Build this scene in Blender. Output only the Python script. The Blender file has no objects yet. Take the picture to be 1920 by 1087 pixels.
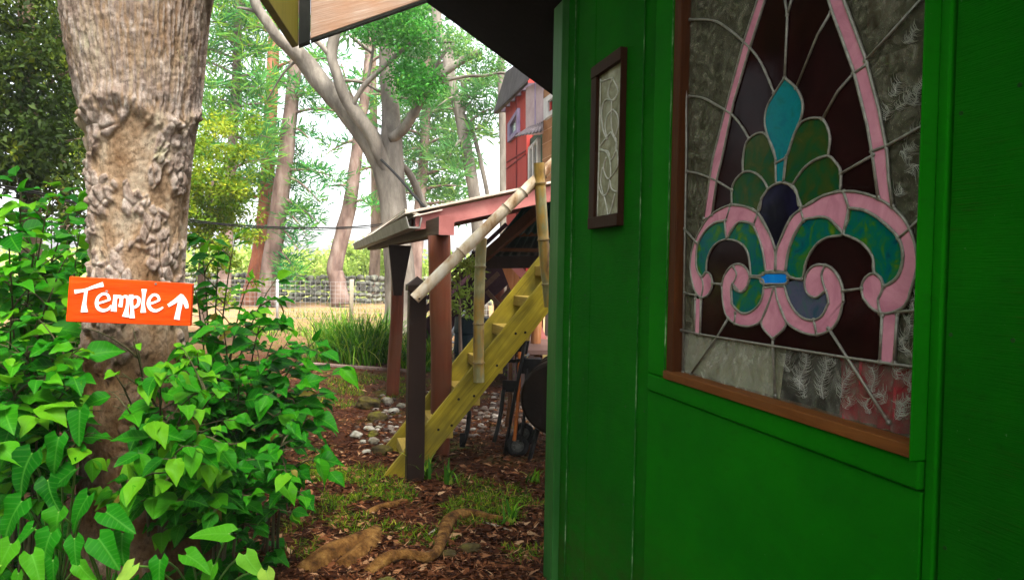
import bpy, bmesh, math, random
import numpy as np
from mathutils import Vector, Matrix, noise as mnoise
random.seed(7); RNG = np.random.default_rng(7)
SC = bpy.context.scene; COL = SC.collection
R = math.radians

# ------------------------------------------------------------------ camera
FPX = 1280.0; CAMZ = 1.6; PITCH = 0.0289; ROLL = 0.018
_F = Vector((0, math.cos(PITCH), -math.sin(PITCH))); _U0 = Vector((0, math.sin(PITCH), math.cos(PITCH))); _R0 = Vector((1, 0, 0))
CR = _R0*math.cos(ROLL) + _U0*math.sin(ROLL); CU = _U0*math.cos(ROLL) - _R0*math.sin(ROLL)
EYE = Vector((0, 0, CAMZ))
cam = bpy.data.cameras.new('camera'); camo = bpy.data.objects.new('camera', cam); COL.objects.link(camo)
camo.matrix_world = Matrix(((CR.x, CU.x, -_F.x, 0), (CR.y, CU.y, -_F.y, 0), (CR.z, CU.z, -_F.z, CAMZ), (0, 0, 0, 1)))
cam.sensor_width = 36; cam.lens = 24; cam.clip_start = 0.05; cam.clip_end = 3000; SC.camera = camo

# local grid of the buildings: u across (away from cabin wall), v along the cabin wall
AU = R(15.7); UD = Vector((math.cos(AU), math.sin(AU), 0)); VD = Vector((-math.sin(AU), math.cos(AU), 0)); ZD = Vector((0, 0, 1))
def W(u, v, z): return UD*u + VD*v + ZD*z
def ray(px, py): return _F + CR*((px-960)/FPX) - CU*((py-543.5)/FPX)
def onplane(px, py, n, c):
    d = ray(px, py); return EYE + d*((c - EYE.dot(n))/d.dot(n))
def Pz(px, py, z=0.0): return onplane(px, py, ZD, z)
def Pu(px, py, u): return onplane(px, py, UD, u)
def Pv(px, py, v): return onplane(px, py, VD, v)
def Py(px, py, y): return onplane(px, py, Vector((0, 1, 0)), y)

def proj(p):
    q = Vector(p)-EYE; z = q.dot(_F); return 960+FPX*q.dot(CR)/z, 543.5-FPX*q.dot(CU)/z, z
# ------------------------------------------------------------------ object helpers
def tag(o, label=None, cat=None, group=None, kind=None):
    if label: o['label'] = label
    if cat: o['category'] = cat
    if group: o['group'] = group
    if kind: o['kind'] = kind
    return o
def empty(name, loc, label, cat, group=None):
    o = bpy.data.objects.new(name, None); COL.objects.link(o); o.location = loc; o.empty_display_size = .1
    return tag(o, label, cat, group)
def link(name, me, mat, parent=None):
    o = bpy.data.objects.new(name, me); COL.objects.link(o)
    if mat: me.materials.append(mat)
    if parent:
        o.parent = parent
        p = parent; loc = Vector(p.location)
        while p.parent: p = p.parent; loc += Vector(p.location)
        # parents carry translation only: keep world placement
        if parent.type == 'EMPTY' or True: o.location = -loc if parent.parent is None else Vector((0, 0, 0))
    return o
class MB:
    def __init__(s): s.v = []; s.f = []; s.r = []
    def add(s, vs, fs, r=0.0):
        b = len(s.v); s.v += [tuple(x) for x in vs]; s.f += [tuple(b+i for i in f) for f in fs]; s.r += [r]*len(vs); return s
    def box(s, o, a, b, c, r=0.0):
        o, a, b, c = Vector(o), Vector(a), Vector(b), Vector(c)
        if a.cross(b).dot(c) < 0: a, b = b, a
        vs = [o, o+a, o+a+b, o+b, o+c, o+a+c, o+a+b+c, o+b+c]
        return s.add(vs, [(3, 2, 1, 0), (4, 5, 6, 7), (0, 1, 5, 4), (1, 2, 6, 5), (2, 3, 7, 6), (3, 0, 4, 7)], r)
    def uvz(s, u0, u1, v0, v1, z0, z1, r=0.0):
        return s.box(W(u0, v0, z0), UD*(u1-u0), VD*(v1-v0), ZD*(z1-z0), r)
    def prism(s, poly, vec, r=0.0):
        n = len(poly); poly = [Vector(p) for p in poly]; vec = Vector(vec)
        nw = Vector((0, 0, 0))
        for i in range(n): nw += poly[i].cross(poly[(i+1) % n])
        if nw.dot(vec) < 0: poly = poly[::-1]
        return s.add(poly+[p+vec for p in poly], [tuple(range(n))[::-1], tuple(range(n, 2*n))] + [(i, (i+1) % n, n+(i+1) % n, n+i) for i in range(n)], r)
    def tube(s, pts, rad, n=8, r=0.0, cap=True, wob=0.0):
        pts = [Vector(p) for p in pts]; m = len(pts)
        if not hasattr(rad, '__len__'): rad = [rad]*m
        t0 = (pts[1]-pts[0]).normalized(); ref = Vector((0, 0, 1)) if abs(t0.z) < .9 else Vector((1, 0, 0))
        nx = t0.cross(ref).normalized(); vs = []
        for i, p in enumerate(pts):
            t = (pts[min(i+1, m-1)]-pts[max(i-1, 0)]).normalized()
            nx = (nx - t*nx.dot(t)).normalized(); ny = t.cross(nx)
            for k in range(n):
                a = 2*math.pi*k/n; rr = rad[i]
                if wob: rr *= 1+wob*mnoise.noise(Vector((p.x*3+math.cos(a)*1.5, p.y*3+math.sin(a)*1.5, p.z*2)))
                vs.append(p + nx*(math.cos(a)*rr) + ny*(math.sin(a)*rr))
        fs = [(i*n+k, i*n+(k+1) % n, (i+1)*n+(k+1) % n, (i+1)*n+k) for i in range(m-1) for k in range(n)]
        if cap: fs += [tuple(range(n))[::-1], tuple(range((m-1)*n, m*n))]
        return s.add(vs, fs, r)
    def cyl(s, a, b, r0, r1=None, n=16, r=0.0): return s.tube([a, b], [r0, r0 if r1 is None else r1], n, r)
    def build(s, name, mat, parent=None, smooth=False, bevel=0.0, seg=2):
        me = bpy.data.meshes.new(name); me.from_pydata(s.v, [], s.f); me.update()
        if any(s.r):
            a = me.attributes.new('rnd', 'FLOAT', 'POINT'); a.data.foreach_set('value', s.r)
        if smooth: me.shade_smooth()
        o = link(name, me, mat, parent)
        if bevel:
            m = o.modifiers.new('bevel', 'BEVEL'); m.width = bevel; m.segments = seg; m.limit_method = 'ANGLE'; m.angle_limit = R(35)
        return o
def np_mesh(name, V, F, mat, parent=None, uv=None, rnd=None, smooth=True):
    """V (n,3), F (m,k) all the same k"""
    V = np.asarray(V, np.float32); F = np.asarray(F, np.int32); m, k = F.shape
    me = bpy.data.meshes.new(name)
    me.vertices.add(len(V)); me.vertices.foreach_set('co', V.ravel())
    me.loops.add(m*k); me.loops.foreach_set('vertex_index', F.ravel())
    me.polygons.add(m); me.polygons.foreach_set('loop_start', np.arange(0, m*k, k, dtype=np.int32))
    if uv is not None:
        l = me.uv_layers.new(name='UVMap'); l.data.foreach_set('uv', np.asarray(uv, np.float32)[F.ravel()].ravel())
    if rnd is not None:
        a = me.attributes.new('rnd', 'FLOAT', 'POINT'); a.data.foreach_set('value', np.asarray(rnd, np.float32))
    me.update(calc_edges=True); me.validate()
    if smooth: me.shade_smooth()
    return link(name, me, mat, parent)
def smoothpath(pts, k=5, closed=False):
    """Catmull-Rom through pts (tuples of any dimension)"""
    P = [np.array(p, float) for p in pts]; n = len(P); out = []
    rng_ = range(n if closed else n-1)
    for i in rng_:
        g = (lambda j: P[j % n]) if closed else (lambda j: P[max(0, min(n-1, j))])
        a, b, c, d = g(i-1), g(i), g(i+1), g(i+2)
        for q in range(k):
            t = q/k; out.append(.5*((2*b)+(-a+c)*t+(2*a-5*b+4*c-d)*t*t+(-a+3*b-3*c+d)*t**3))
    if not closed: out.append(P[-1])
    return out

# ------------------------------------------------------------------ materials
def nodes(name):
    m = bpy.data.materials.new(name); m.use_nodes = True; nt = m.node_tree; nt.nodes.clear(); return m, nt
def N(nt, t, **k):
    n = nt.nodes.new(t)
    for a, b in k.items():
        if a.startswith('i_'): n.inputs[a[2:].replace('_', ' ')].default_value = b
        else: setattr(n, a, b)
    return n
def ramp(nt, fac, stops):
    n = nt.nodes.new('ShaderNodeValToRGB'); e = n.color_ramp.elements
    while len(e) > 1: e.remove(e[0])
    for i, (p, c) in enumerate(stops):
        x = e[0] if i == 0 else e.new(p)
        x.position = p; x.color = (*c, 1)
    nt.links.new(fac, n.inputs['Fac']); return n
def mixc(nt, fac, a, b, mode='MIX'):
    n = nt.nodes.new('ShaderNodeMix'); n.data_type = 'RGBA'; n.blend_type = mode
    for s, x in ((0, fac), (6, a), (7, b)):
        if isinstance(x, (int, float)): n.inputs[s].default_value = x
        elif isinstance(x, tuple): n.inputs[s].default_value = (*x, 1) if len(x) == 3 else x
        else: nt.links.new(x, n.inputs[s])
    return n.outputs[2]
def coords(nt, stretch=(1, 1, 1), rot=(0, 0, 0), kind='Object'):
    c = nt.nodes.new('ShaderNodeTexCoord'); mp = nt.nodes.new('ShaderNodeMapping')
    mp.inputs['Scale'].default_value = stretch; mp.inputs['Rotation'].default_value = rot
    nt.links.new(c.outputs[kind], mp.inputs[0]); return mp.outputs[0]
def noise(nt, vec, scale, detail=5, rough=.6, dist=0.0):
    n = N(nt, 'ShaderNodeTexNoise', i_Scale=scale, i_Detail=detail, i_Roughness=rough, i_Distortion=dist); nt.links.new(vec, n.inputs['Vector']); return n.outputs['Fac']
def finish(m, nt, col, rough=.7, bump=None, bstr=.3, bdist=.01, spec=.3, transl=0.0, metal=0.0, trans=0.0, ior=1.45):
    b = nt.nodes.new('ShaderNodeBsdfPrincipled'); o = nt.nodes.new('ShaderNodeOutputMaterial')
    def put(sock, x):
        if isinstance(x, (int, float)): sock.default_value = x
        elif isinstance(x, tuple): sock.default_value = (*x, 1)
        else: nt.links.new(x, sock)
    put(b.inputs['Base Color'], col); put(b.inputs['Roughness'], rough); b.inputs['Specular IOR Level'].default_value = spec
    b.inputs['Metallic'].default_value = metal; b.inputs['Transmission Weight'].default_value = trans; b.inputs['IOR'].default_value = ior
    if bump is not None:
        bp = N(nt, 'ShaderNodeBump'); bp.inputs['Strength'].default_value = bstr; bp.inputs['Distance'].default_value = bdist
        nt.links.new(bump, bp.inputs['Height']); nt.links.new(bp.outputs[0], b.inputs['Normal'])
    out = b.outputs[0]
    if transl:
        t = nt.nodes.new('ShaderNodeBsdfTranslucent'); put(t.inputs[0], col)
        mx = nt.nodes.new('ShaderNodeMixShader'); mx.inputs[0].default_value = transl
        nt.links.new(out, mx.inputs[1]); nt.links.new(t.outputs[0], mx.inputs[2]); out = mx.outputs[0]
    nt.links.new(out, o.inputs[0]); return m
def basic(name, stops, scale=6, rough=.7, stretch=(1, 1, 1), bstr=.3, bscale=None, bdist=.01, spec=.1, rot=(0, 0, 0), detail=6, **k):
    m, nt = nodes(name); c = coords(nt, stretch, rot); f = noise(nt, c, scale, detail)
    col = ramp(nt, f, stops).outputs[0]
    b = noise(nt, c, bscale or scale*4, 6, .65)
    return finish(m, nt, col, rough, b, bstr, bdist, spec, **k)
def wood(name, c0, c1, c2=None, axis=(1, 0, 0), grain=30, rough=.65, bstr=.25, long=.06, stain=None, spec=.08):
    """grain runs along axis (a world direction)"""
    m, nt = nodes(name)
    ax = Vector(axis).normalized(); q = ax.rotation_difference(Vector((1, 0, 0))).to_euler()
    c0_ = nt.nodes.new('ShaderNodeTexCoord'); r_ = N(nt, 'ShaderNodeVectorRotate', rotation_type='EULER_XYZ'); r_.inputs['Rotation'].default_value = q
    nt.links.new(c0_.outputs['Object'], r_.inputs['Vector'])
    mp = nt.nodes.new('ShaderNodeMapping'); mp.inputs['Scale'].default_value = (long, 1, 1); nt.links.new(r_.outputs[0], mp.inputs[0])
    f = noise(nt, mp.outputs[0], grain, 7, .7, 1.2); big = noise(nt, r_.outputs[0], 2.2, 3)
    col = ramp(nt, f, [(.25, c0), (.55, c1), (.8, c2 or c1)]).outputs[0]
    col = mixc(nt, ramp(nt, big, [(.35, (0, 0, 0)), (.7, (1, 1, 1))]).outputs[0], col, stain or tuple(x*.6 for x in c0))if stain else mixc(nt, .35, col, ramp(nt, big, [(.3, c0), (.7, c1)]).outputs[0])
    return finish(m, nt, col, rough, f, bstr, .006, spec)
def leafmat(name, stops, transl=.35, rough=.42, vein=None, spec=.4):
    """colour varies from leaf to leaf (attribute rnd); optional veins drawn along the uv"""
    m, nt = nodes(name); a = N(nt, 'ShaderNodeAttribute', attribute_name='rnd')
    col = ramp(nt, a.outputs['Fac'], stops).outputs[0]
    bump = None
    if vein:
        uvn = nt.nodes.new('ShaderNodeTexCoord'); sp = nt.nodes.new('ShaderNodeSeparateXYZ'); nt.links.new(uvn.outputs['UV'], sp.inputs[0])
        def M(op, x, y=0.0, z=None):
            n = N(nt, 'ShaderNodeMath', operation=op)
            for i, q in enumerate((x, y) if z is None else (x, y, z)):
                if isinstance(q, (int, float)): n.inputs[i].default_value = q
                else: nt.links.new(q, n.inputs[i])
            return n.outputs[0]
        au = M('ABSOLUTE', M('SUBTRACT', sp.outputs[0], .5))
        mid = M('SUBTRACT', 1.0, M('SMOOTH_MIN', M('MULTIPLY', au, vein[1]), 1.0, .1))
        sv = M('FRACT', M('MULTIPLY', M('SUBTRACT', sp.outputs[1], M('MULTIPLY', au, .55)), vein[2]))
        sv = M('ABSOLUTE', M('SUBTRACT', sv, .5)); sv = M('SUBTRACT', 1.0, M('MINIMUM', M('MULTIPLY', sv, vein[3]), 1.0))
        al = M('MAXIMUM', M('MAXIMUM', mid, 0.0), M('MULTIPLY', sv, vein[4]))
        col = mixc(nt, M('MULTIPLY', al, vein[5]), col, vein[0]); bump = al
        n2 = noise(nt, coords(nt), 30, 4); col = mixc(nt, M('MULTIPLY', n2, .35), col, tuple(x*.55 for x in stops[0][1]))
    return finish(m, nt, col, rough, bump, .25, .004, spec, transl=transl)
# ------------------------------------------------------------------ material library
M = {}
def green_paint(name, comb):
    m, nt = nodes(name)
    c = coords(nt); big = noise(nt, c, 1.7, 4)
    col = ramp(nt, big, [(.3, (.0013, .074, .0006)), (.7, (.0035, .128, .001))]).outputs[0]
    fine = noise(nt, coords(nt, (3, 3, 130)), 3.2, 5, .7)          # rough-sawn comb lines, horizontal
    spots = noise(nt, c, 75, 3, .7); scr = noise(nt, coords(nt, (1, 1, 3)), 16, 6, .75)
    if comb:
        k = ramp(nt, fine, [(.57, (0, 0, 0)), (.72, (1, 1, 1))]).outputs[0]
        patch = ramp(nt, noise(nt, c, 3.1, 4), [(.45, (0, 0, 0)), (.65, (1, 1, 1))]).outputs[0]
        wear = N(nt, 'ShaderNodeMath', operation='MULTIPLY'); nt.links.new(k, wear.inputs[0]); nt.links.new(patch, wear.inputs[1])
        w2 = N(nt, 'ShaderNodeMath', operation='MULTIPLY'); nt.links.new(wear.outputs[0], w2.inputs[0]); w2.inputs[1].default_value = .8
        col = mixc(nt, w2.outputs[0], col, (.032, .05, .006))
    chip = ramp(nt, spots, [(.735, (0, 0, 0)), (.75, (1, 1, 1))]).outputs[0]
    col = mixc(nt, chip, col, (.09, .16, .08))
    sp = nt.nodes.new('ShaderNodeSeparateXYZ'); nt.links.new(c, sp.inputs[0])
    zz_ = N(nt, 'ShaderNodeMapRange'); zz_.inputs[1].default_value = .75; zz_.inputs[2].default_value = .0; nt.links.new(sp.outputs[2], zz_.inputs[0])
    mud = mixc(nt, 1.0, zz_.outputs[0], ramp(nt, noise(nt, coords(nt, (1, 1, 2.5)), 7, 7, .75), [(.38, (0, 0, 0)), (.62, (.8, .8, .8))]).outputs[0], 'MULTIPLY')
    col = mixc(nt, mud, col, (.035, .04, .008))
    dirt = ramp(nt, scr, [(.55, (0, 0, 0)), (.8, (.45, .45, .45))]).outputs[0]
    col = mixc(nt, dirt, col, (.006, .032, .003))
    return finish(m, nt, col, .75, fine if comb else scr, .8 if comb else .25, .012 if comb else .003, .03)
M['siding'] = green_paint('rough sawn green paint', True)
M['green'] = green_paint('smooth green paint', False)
M['post_green'] = basic('weathered green paint', [(.3, (.008, .06, .008)), (.55, (.02, .10, .016)), (.75, (.04, .13, .03))], 5, .5, bstr=.2, stretch=(1, 1, .3))
M['brown_frame'] = wood('brown stained frame', (.022, .006, .0015), (.055, .017, .004), (.10, .034, .008), (0, 0, 1), 40)
M['sill'] = wood('honey brown sill', (.045, .014, .003), (.13, .045, .010), (.23, .09, .022), VD, 40)
M['dark_frame'] = wood('dark brown frame', (.012, .005, .002), (.028, .010, .004), (.045, .018, .006), (0, 0, 1), 40)
M['lead'] = basic('solder lead', [(.3, (.11, .105, .085)), (.6, (.2, .19, .155)), (.75, (.3, .29, .25))], 60, .42, bstr=.5, bscale=160, bdist=.003, metal=.35, spec=.5)
def glass(name, stops, scale, rough=.16, dist=1.5, bstr=.12, bscale=22, spec=.03):
    m, nt = nodes(name); c = coords(nt); f = noise(nt, c, scale, 5, .6, dist)
    b = noise(nt, c, bscale, 4, .6, 1)
    return finish(m, nt, ramp(nt, f, stops).outputs[0], rough, b, bstr, .003, spec)
M['pink'] = glass('opal pink glass', [(.3, (.33, .12, .17)), (.5, (.44, .18, .235)), (.72, (.52, .24, .29))], 9, .35)
M['teal'] = glass('streaky teal glass', [(.25, (.003, .025, .035)), (.40, (.0, .075, .085)), (.50, (.0, .09, .05)), (.60, (.025, .11, .008)), (.74, (.10, .13, .008))], 13, .14, 2.5)
M['olive'] = glass('olive green glass', [(.28, (.004, .04, .03)), (.42, (.004, .05, .012)), (.6, (.028, .045, .006)), (.72, (.05, .06, .012)), (.8, (.0, .09, .06))], 12, .14, 2)
M['aqua'] = glass('aqua glass', [(.3, (.0, .085, .12)), (.5, (.0, .14, .16)), (.7, (.003, .10, .085))], 10, .15, 2)
M['violet'] = glass('violet black glass', [(.3, (.006, .002, .002)), (.55, (.012, .003, .003)), (.75, (.020, .005, .005))], 6, .10, 1)
M['inkblue'] = glass('ink blue glass', [(.4, (.004, .003, .008)), (.6, (.01, .009, .03)), (.74, (.05, .045, .11))], 7, .08, 1)
M['greyblue'] = glass('grey blue glass', [(.3, (.01, .05, .07)), (.5, (.06, .06, .10)), (.68, (.035, .08, .075)), (.8, (.1, .09, .1))], 13, .2, 2)
M['blue'] = glass('bright blue glass', [(.3, (.0, .13, .5)), (.7, (.005, .22, .62))], 20, .15)
def clear_glass(name, stops, lo, hi):
    m, nt = nodes(name); c = coords(nt)
    swirl = noise(nt, c, 10, 8, .72, 3.5); fine = noise(nt, coords(nt, (1, 1, .4)), 70, 6, .75, 6)
    f = ramp(nt, swirl, stops).outputs[0]
    glint = ramp(nt, fine, [(.60, (0, 0, 0)), (.66, (1, 1, 1)), (.70, (0, 0, 0))]).outputs[0]
    col = mixc(nt, mixc(nt, .5, glint, (0, 0, 0)), f, (.36, .35, .28))
    finish(m, nt, col, .25, fine, .6, .005, .06)
    out = [n for n in nt.nodes if n.type == 'OUTPUT_MATERIAL'][0]; sh = out.inputs[0].links[0].from_socket
    t = nt.nodes.new('ShaderNodeBsdfTransparent'); t.inputs[0].default_value = (.9, .9, .82, 1); mx = nt.nodes.new('ShaderNodeMixShader')
    op = ramp(nt, swirl, [(.3, (lo, lo, lo)), (.7, (hi, hi, hi))]).outputs[0]; op = mixc(nt, glint, op, (1, 1, 1))
    nt.links.new(op, mx.inputs[0]); nt.links.new(t.outputs[0], mx.inputs[1]); nt.links.new(sh, mx.inputs[2]); nt.links.new(mx.outputs[0], out.inputs[0]); return m
M['clear'] = clear_glass('rippled clear glass', [(.3, (.03, .027, .012)), (.5, (.10, .095, .06)), (.72, (.26, .25, .19))], .25, .75)
M['frosted'] = clear_glass('frosted clear glass', [(.3, (.13, .125, .095)), (.5, (.27, .265, .21)), (.72, (.44, .435, .36))], .12, .7)
M['etched'] = clear_glass('etched clear glass', [(.3, (.05, .05, .04)), (.5, (.13, .125, .10)), (.72, (.30, .295, .25))], .06, .42)
M['clear_grey'] = glass('grey olive bevelled glass', [(.3, (.10, .095, .05)), (.5, (.18, .17, .10)), (.7, (.28, .27, .19))], 9, .2, 1.5)
M['feather'] = basic('frost feather etching', [(.3, (.22, .22, .18)), (.7, (.42, .42, .37))], 30, .4)
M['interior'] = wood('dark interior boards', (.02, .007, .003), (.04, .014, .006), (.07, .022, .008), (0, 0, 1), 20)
M['beam_red'] = wood('red brown roof beam', (.08, .02, .006), (.14, .035, .01), None, UD, 20)
M['red_cloth'] = basic('crimson cloth', [(.3, (.34, .008, .03)), (.7, (.62, .02, .06))], 9, .8)
M['grey_cloth'] = basic('grey curtain', [(.3, (.46, .45, .36)), (.7, (.64, .63, .53))], 6, .85)
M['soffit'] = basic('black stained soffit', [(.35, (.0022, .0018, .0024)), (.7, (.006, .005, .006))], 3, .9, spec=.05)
M['fascia'] = wood('weathered fascia boards', (.16, .09, .055), (.34, .25, .19), (.52, .45, .39), UD*.93+ZD*.36, 46, long=.03, stain=(.3, .15, .08), bstr=.5)
M['fascia_dark'] = basic('black end board', [(.4, (.008, .009, .007)), (.7, (.02, .02, .016))], 5, .8)
M['fascia_return'] = wood('yellow green board', (.08, .075, .008), (.15, .125, .015), None, (0, 0, 1), 25)  # return board, a darker yellow green than the fascia

# ------------------------------------------------------------------ cabin
UW = Pz(1045, 1085, 0).dot(UD); UW = 1.166; VC = 3.31
def vat(px, py=540, u=UW): return Pu(px, py, u).dot(VD)
def roofz(u, v): return 2.735 + .596*(1.576-u)
Z0 = -.05
cabin = empty('cabin', W(UW+1.2, 1.5, 0), 'green painted wooden cabin with a big leaded window, filling the right side', 'cabin')
mb = MB()
def board(v1, v0, u=UW, thick=.03, z0=Z0, z1=None, inset=.003):
    v1 -= inset; v0 += inset
    za = (roofz(UW, v1) if z1 is None else z1); zb = (roofz(UW, v0) if z1 is None else z1)
    pts = [W(u, v1, z0), W(u, v0, z0), W(u, v0, zb), W(u, v1, za)]
    mb.prism(pts, UD*thick)
vs = [vat(1056), vat(1075), vat(1107), vat(1186), vat(1222)]
SW = (vat(1108), vat(1172))                                         # small window span
for a, b in zip(vs[:-1], vs[1:]):
    board(a, b)
for a in vs[1:4]:                                                   # groove floors
    mb.prism([W(UW+.012, a+.02, Z0), W(UW+.012, a-.02, Z0), W(UW+.012, a-.02, roofz(UW, a)), W(UW+.012, a+.02, roofz(UW, a))], UD*.03)
va = vat(1772); step = .30
while va > -1.6:
    board(va, va-step, inset=.004); mb.prism([W(UW+.012, va+.01, Z0), W(UW+.012, va-.02, Z0), W(UW+.012, va-.02, roofz(UW, va)), W(UW+.012, va+.01, roofz(UW, va))], UD*.03)
    va -= step
# far side wall and back wall of the cabin
mb.prism([W(UW+.03, VC-.02, Z0), W(UW+1.3, VC-.02, Z0), W(UW+1.3, VC-.02, roofz(UW+1.3, 0)-.01), W(UW+.03, VC-.02, roofz(UW+.03, 0)-.01)], VD*-.03)
mb.uvz(UW+1.3, UW+1.33, -1.6, VC-.02, Z0, roofz(UW+1.33, 0)-.01)
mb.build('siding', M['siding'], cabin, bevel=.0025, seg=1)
g_ = random.Random(4); M['nail'] = basic('painted nail head', [(.4, (.004, .04, .003)), (.7, (.02, .07, .015))], 40, .5); nail = None
for px_ in (1066, 1098, 1178, 1214, 1790, 1900):
    v_ = vat(px_)
    for k_ in range(6):
        p_ = W(UW-.0015, v_+g_.uniform(-.004, .004), .25+k_*.42+g_.uniform(-.03, .03)); mb = MB(); mb.cyl(p_, p_+UD*.004, .0042, n=8); mb.build('nail_head', M['nail'], cabin)
# cover battens over two of the board joints, with paint worn off their edges
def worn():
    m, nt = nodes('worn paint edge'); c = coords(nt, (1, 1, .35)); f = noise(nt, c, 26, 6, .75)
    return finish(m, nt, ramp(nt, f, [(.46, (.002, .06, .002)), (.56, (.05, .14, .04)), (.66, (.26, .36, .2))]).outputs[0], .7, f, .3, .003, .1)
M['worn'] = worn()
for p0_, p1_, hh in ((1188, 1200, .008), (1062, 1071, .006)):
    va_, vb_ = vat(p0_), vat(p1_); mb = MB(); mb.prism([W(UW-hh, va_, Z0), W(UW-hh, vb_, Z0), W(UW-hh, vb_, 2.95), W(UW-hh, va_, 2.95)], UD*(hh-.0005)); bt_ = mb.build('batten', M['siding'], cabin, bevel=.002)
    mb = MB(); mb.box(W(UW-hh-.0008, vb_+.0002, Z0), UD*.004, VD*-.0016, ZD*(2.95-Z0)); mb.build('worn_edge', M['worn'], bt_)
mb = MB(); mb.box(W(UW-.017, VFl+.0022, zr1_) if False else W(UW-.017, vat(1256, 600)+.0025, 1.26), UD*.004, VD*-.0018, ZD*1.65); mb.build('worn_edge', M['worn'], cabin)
mb = MB(); vp = vat(1057)
mb.prism([W(UW-.035, VC+.02, Z0), W(UW-.035, vp, Z0), W(UW-.035, vp, 2.93), W(UW-.035, VC+.02, 2.93)], UD*.12)
mb.build('corner_post', M['post_green'], cabin, bevel=.004)
# door leaf with the big window
VL, VR = vat(1222), vat(1745)                                        # door edges
zr1 = Pu(1240, 705, UW).z; zr0 = Pu(1232, 736, UW).z
VFl = vat(1256, 600, UW); VFr = vat(1716, 800, UW-.03)              # window opening
door = None
mb = MB()
mb.prism([W(UW-.006, VL, Z0), W(UW-.006, VR, Z0), W(UW-.006, VR, zr0), W(UW-.006, VL, zr0)], UD*.04)
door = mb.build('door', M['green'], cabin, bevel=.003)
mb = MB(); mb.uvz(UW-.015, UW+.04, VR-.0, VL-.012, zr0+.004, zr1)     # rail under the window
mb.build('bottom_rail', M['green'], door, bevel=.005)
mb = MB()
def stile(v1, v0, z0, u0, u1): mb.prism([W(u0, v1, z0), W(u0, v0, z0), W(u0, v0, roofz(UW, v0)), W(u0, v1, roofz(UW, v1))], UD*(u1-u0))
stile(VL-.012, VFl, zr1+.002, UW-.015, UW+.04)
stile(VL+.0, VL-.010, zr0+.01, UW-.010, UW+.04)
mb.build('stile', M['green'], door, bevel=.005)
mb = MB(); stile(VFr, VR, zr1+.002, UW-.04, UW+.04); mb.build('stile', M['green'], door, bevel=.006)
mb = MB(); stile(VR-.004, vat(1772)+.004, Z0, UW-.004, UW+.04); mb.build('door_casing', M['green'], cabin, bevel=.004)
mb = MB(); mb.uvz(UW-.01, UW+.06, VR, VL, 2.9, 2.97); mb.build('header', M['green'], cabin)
# --- stained window
UG = UW+.022
win = None
mb = MB(); ztop = 2.9
vfi = vat(1281, 600, UG)
mb.prism([W(UW-.012, VFl-.001, zr1+.002), W(UW-.012, vfi+.004, zr1+.002), W(UW-.012, vfi+.004, ztop), W(UW-.012, VFl-.001, ztop)], UD*.06)
mb.prism([W(UW-.02, vfi+.002, zr1+.002), W(UW-.02, vfi-.008, zr1+.002), W(UW-.005, vfi-.008, ztop), W(UW-.005, vfi+.002, ztop)], UD*.02) if False else None
win = mb.build('stained_window', M['brown_frame'], cabin, bevel=.004)
zs = Pu(1283, 698, UG).z
mb = MB(); mb.prism([W(UW-.024, VFl-.003, zr1+.002), W(UW-.024, VFl-.003, zr1+.03), W(UW+.004, VFl-.003, zs), W(UG+.03, VFl-.003, zs), W(UG+.03, VFl-.003, zr1+.002)], VD*-(VFl-VFr-.006))
mb.build('window_sill', M['sill'], win, bevel=.003)
A = lambda x, y: (1240+x/3.623, y/3.623)
B = lambda x, y: (1240+x/3.623, 280+y/3.623)
C3 = lambda x, y: (1240+x/3.196, 560+y/3.196)
def G(p, off=0.0): return Pu(p[0], p[1], UG-off)
def L(fn, *pts): return [fn(*p) for p in pts]
TOP = -420
def upx(p, q, y=TOP):                                                # extend the line q->p up to y
    t = (y-p[1])/(p[1]-q[1]); return (p[0]+(p[0]-q[0])*t, y)
pl_o = L(A, (655, 0), (560, 290), (440, 730), (350, 1087)) + L(B, (330, 200), (290, 470))
pl_i = L(A, (705, 0), (600, 330), (490, 700), (410, 1087)) + L(B, (378, 200), (345, 445))
pr_i = L(A, (1135, 0), (1165, 90), (1310, 490), (1400, 850), (1440, 1087)) + L(B, (1475, 330))
pr_o = L(A, (1240, 0), (1385, 390), (1480, 750), (1535, 1040)) + L(B, (1545, 200), (1572, 390))
apex = (1478, -330)
pl_o = [(1452, -160)] + pl_o; pl_i = [(1464, -140)] + pl_i; pr_i = [(1518, -140)] + pr_i; pr_o = [(1532, -165)] + pr_o
bl_o = L(C3, (205, 0), (200, 205)); bl_i = L(C3, (238, 0), (232, 212))
br_i = L(C3, (1325, 100), (1310, 378)); br_o = L(C3, (1415, 88), (1395, 385))
S = lambda pts, k=4: [tuple(x) for x in smoothpath(pts, k)]
diamond = L(A, (838, 530)) + S(L(A, (838, 530), (915, 600), (958, 690), (952, 790), (900, 920), (862, 1040)) + L(B, (845, 60), (830, 222))) + S(L(B, (780, 230), (776, 90)) + L(A, (775, 1070), (725, 930), (703, 830), (718, 730), (770, 635), (838, 530)))
lobe_ul = S(L(B, (555, 158)) + L(A, (555, 1087), (570, 990), (600, 940), (660, 905), (710, 915), (760, 1010), (775, 1087)) + L(B, (778, 232))) + S(L(B, (725, 268), (690, 205), (640, 163), (595, 150), (555, 158)))
lobe_ll = S(L(B, (480, 378), (478, 285), (500, 215), (555, 158), (595, 150), (640, 163), (690, 205), (725, 268))) + S(L(B, (680, 335), (660, 425), (570, 388), (480, 378)))
lobe_ur = S(L(B, (830, 222), (850, 60)) + L(A, (862, 1040), (900, 920), (945, 840), (1000, 808), (1050, 802), (1095, 812), (1130, 870), (1145, 950), (1132, 1060))) + S(L(B, (1130, 45), (1040, 75), (960, 140), (890, 243)))
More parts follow.
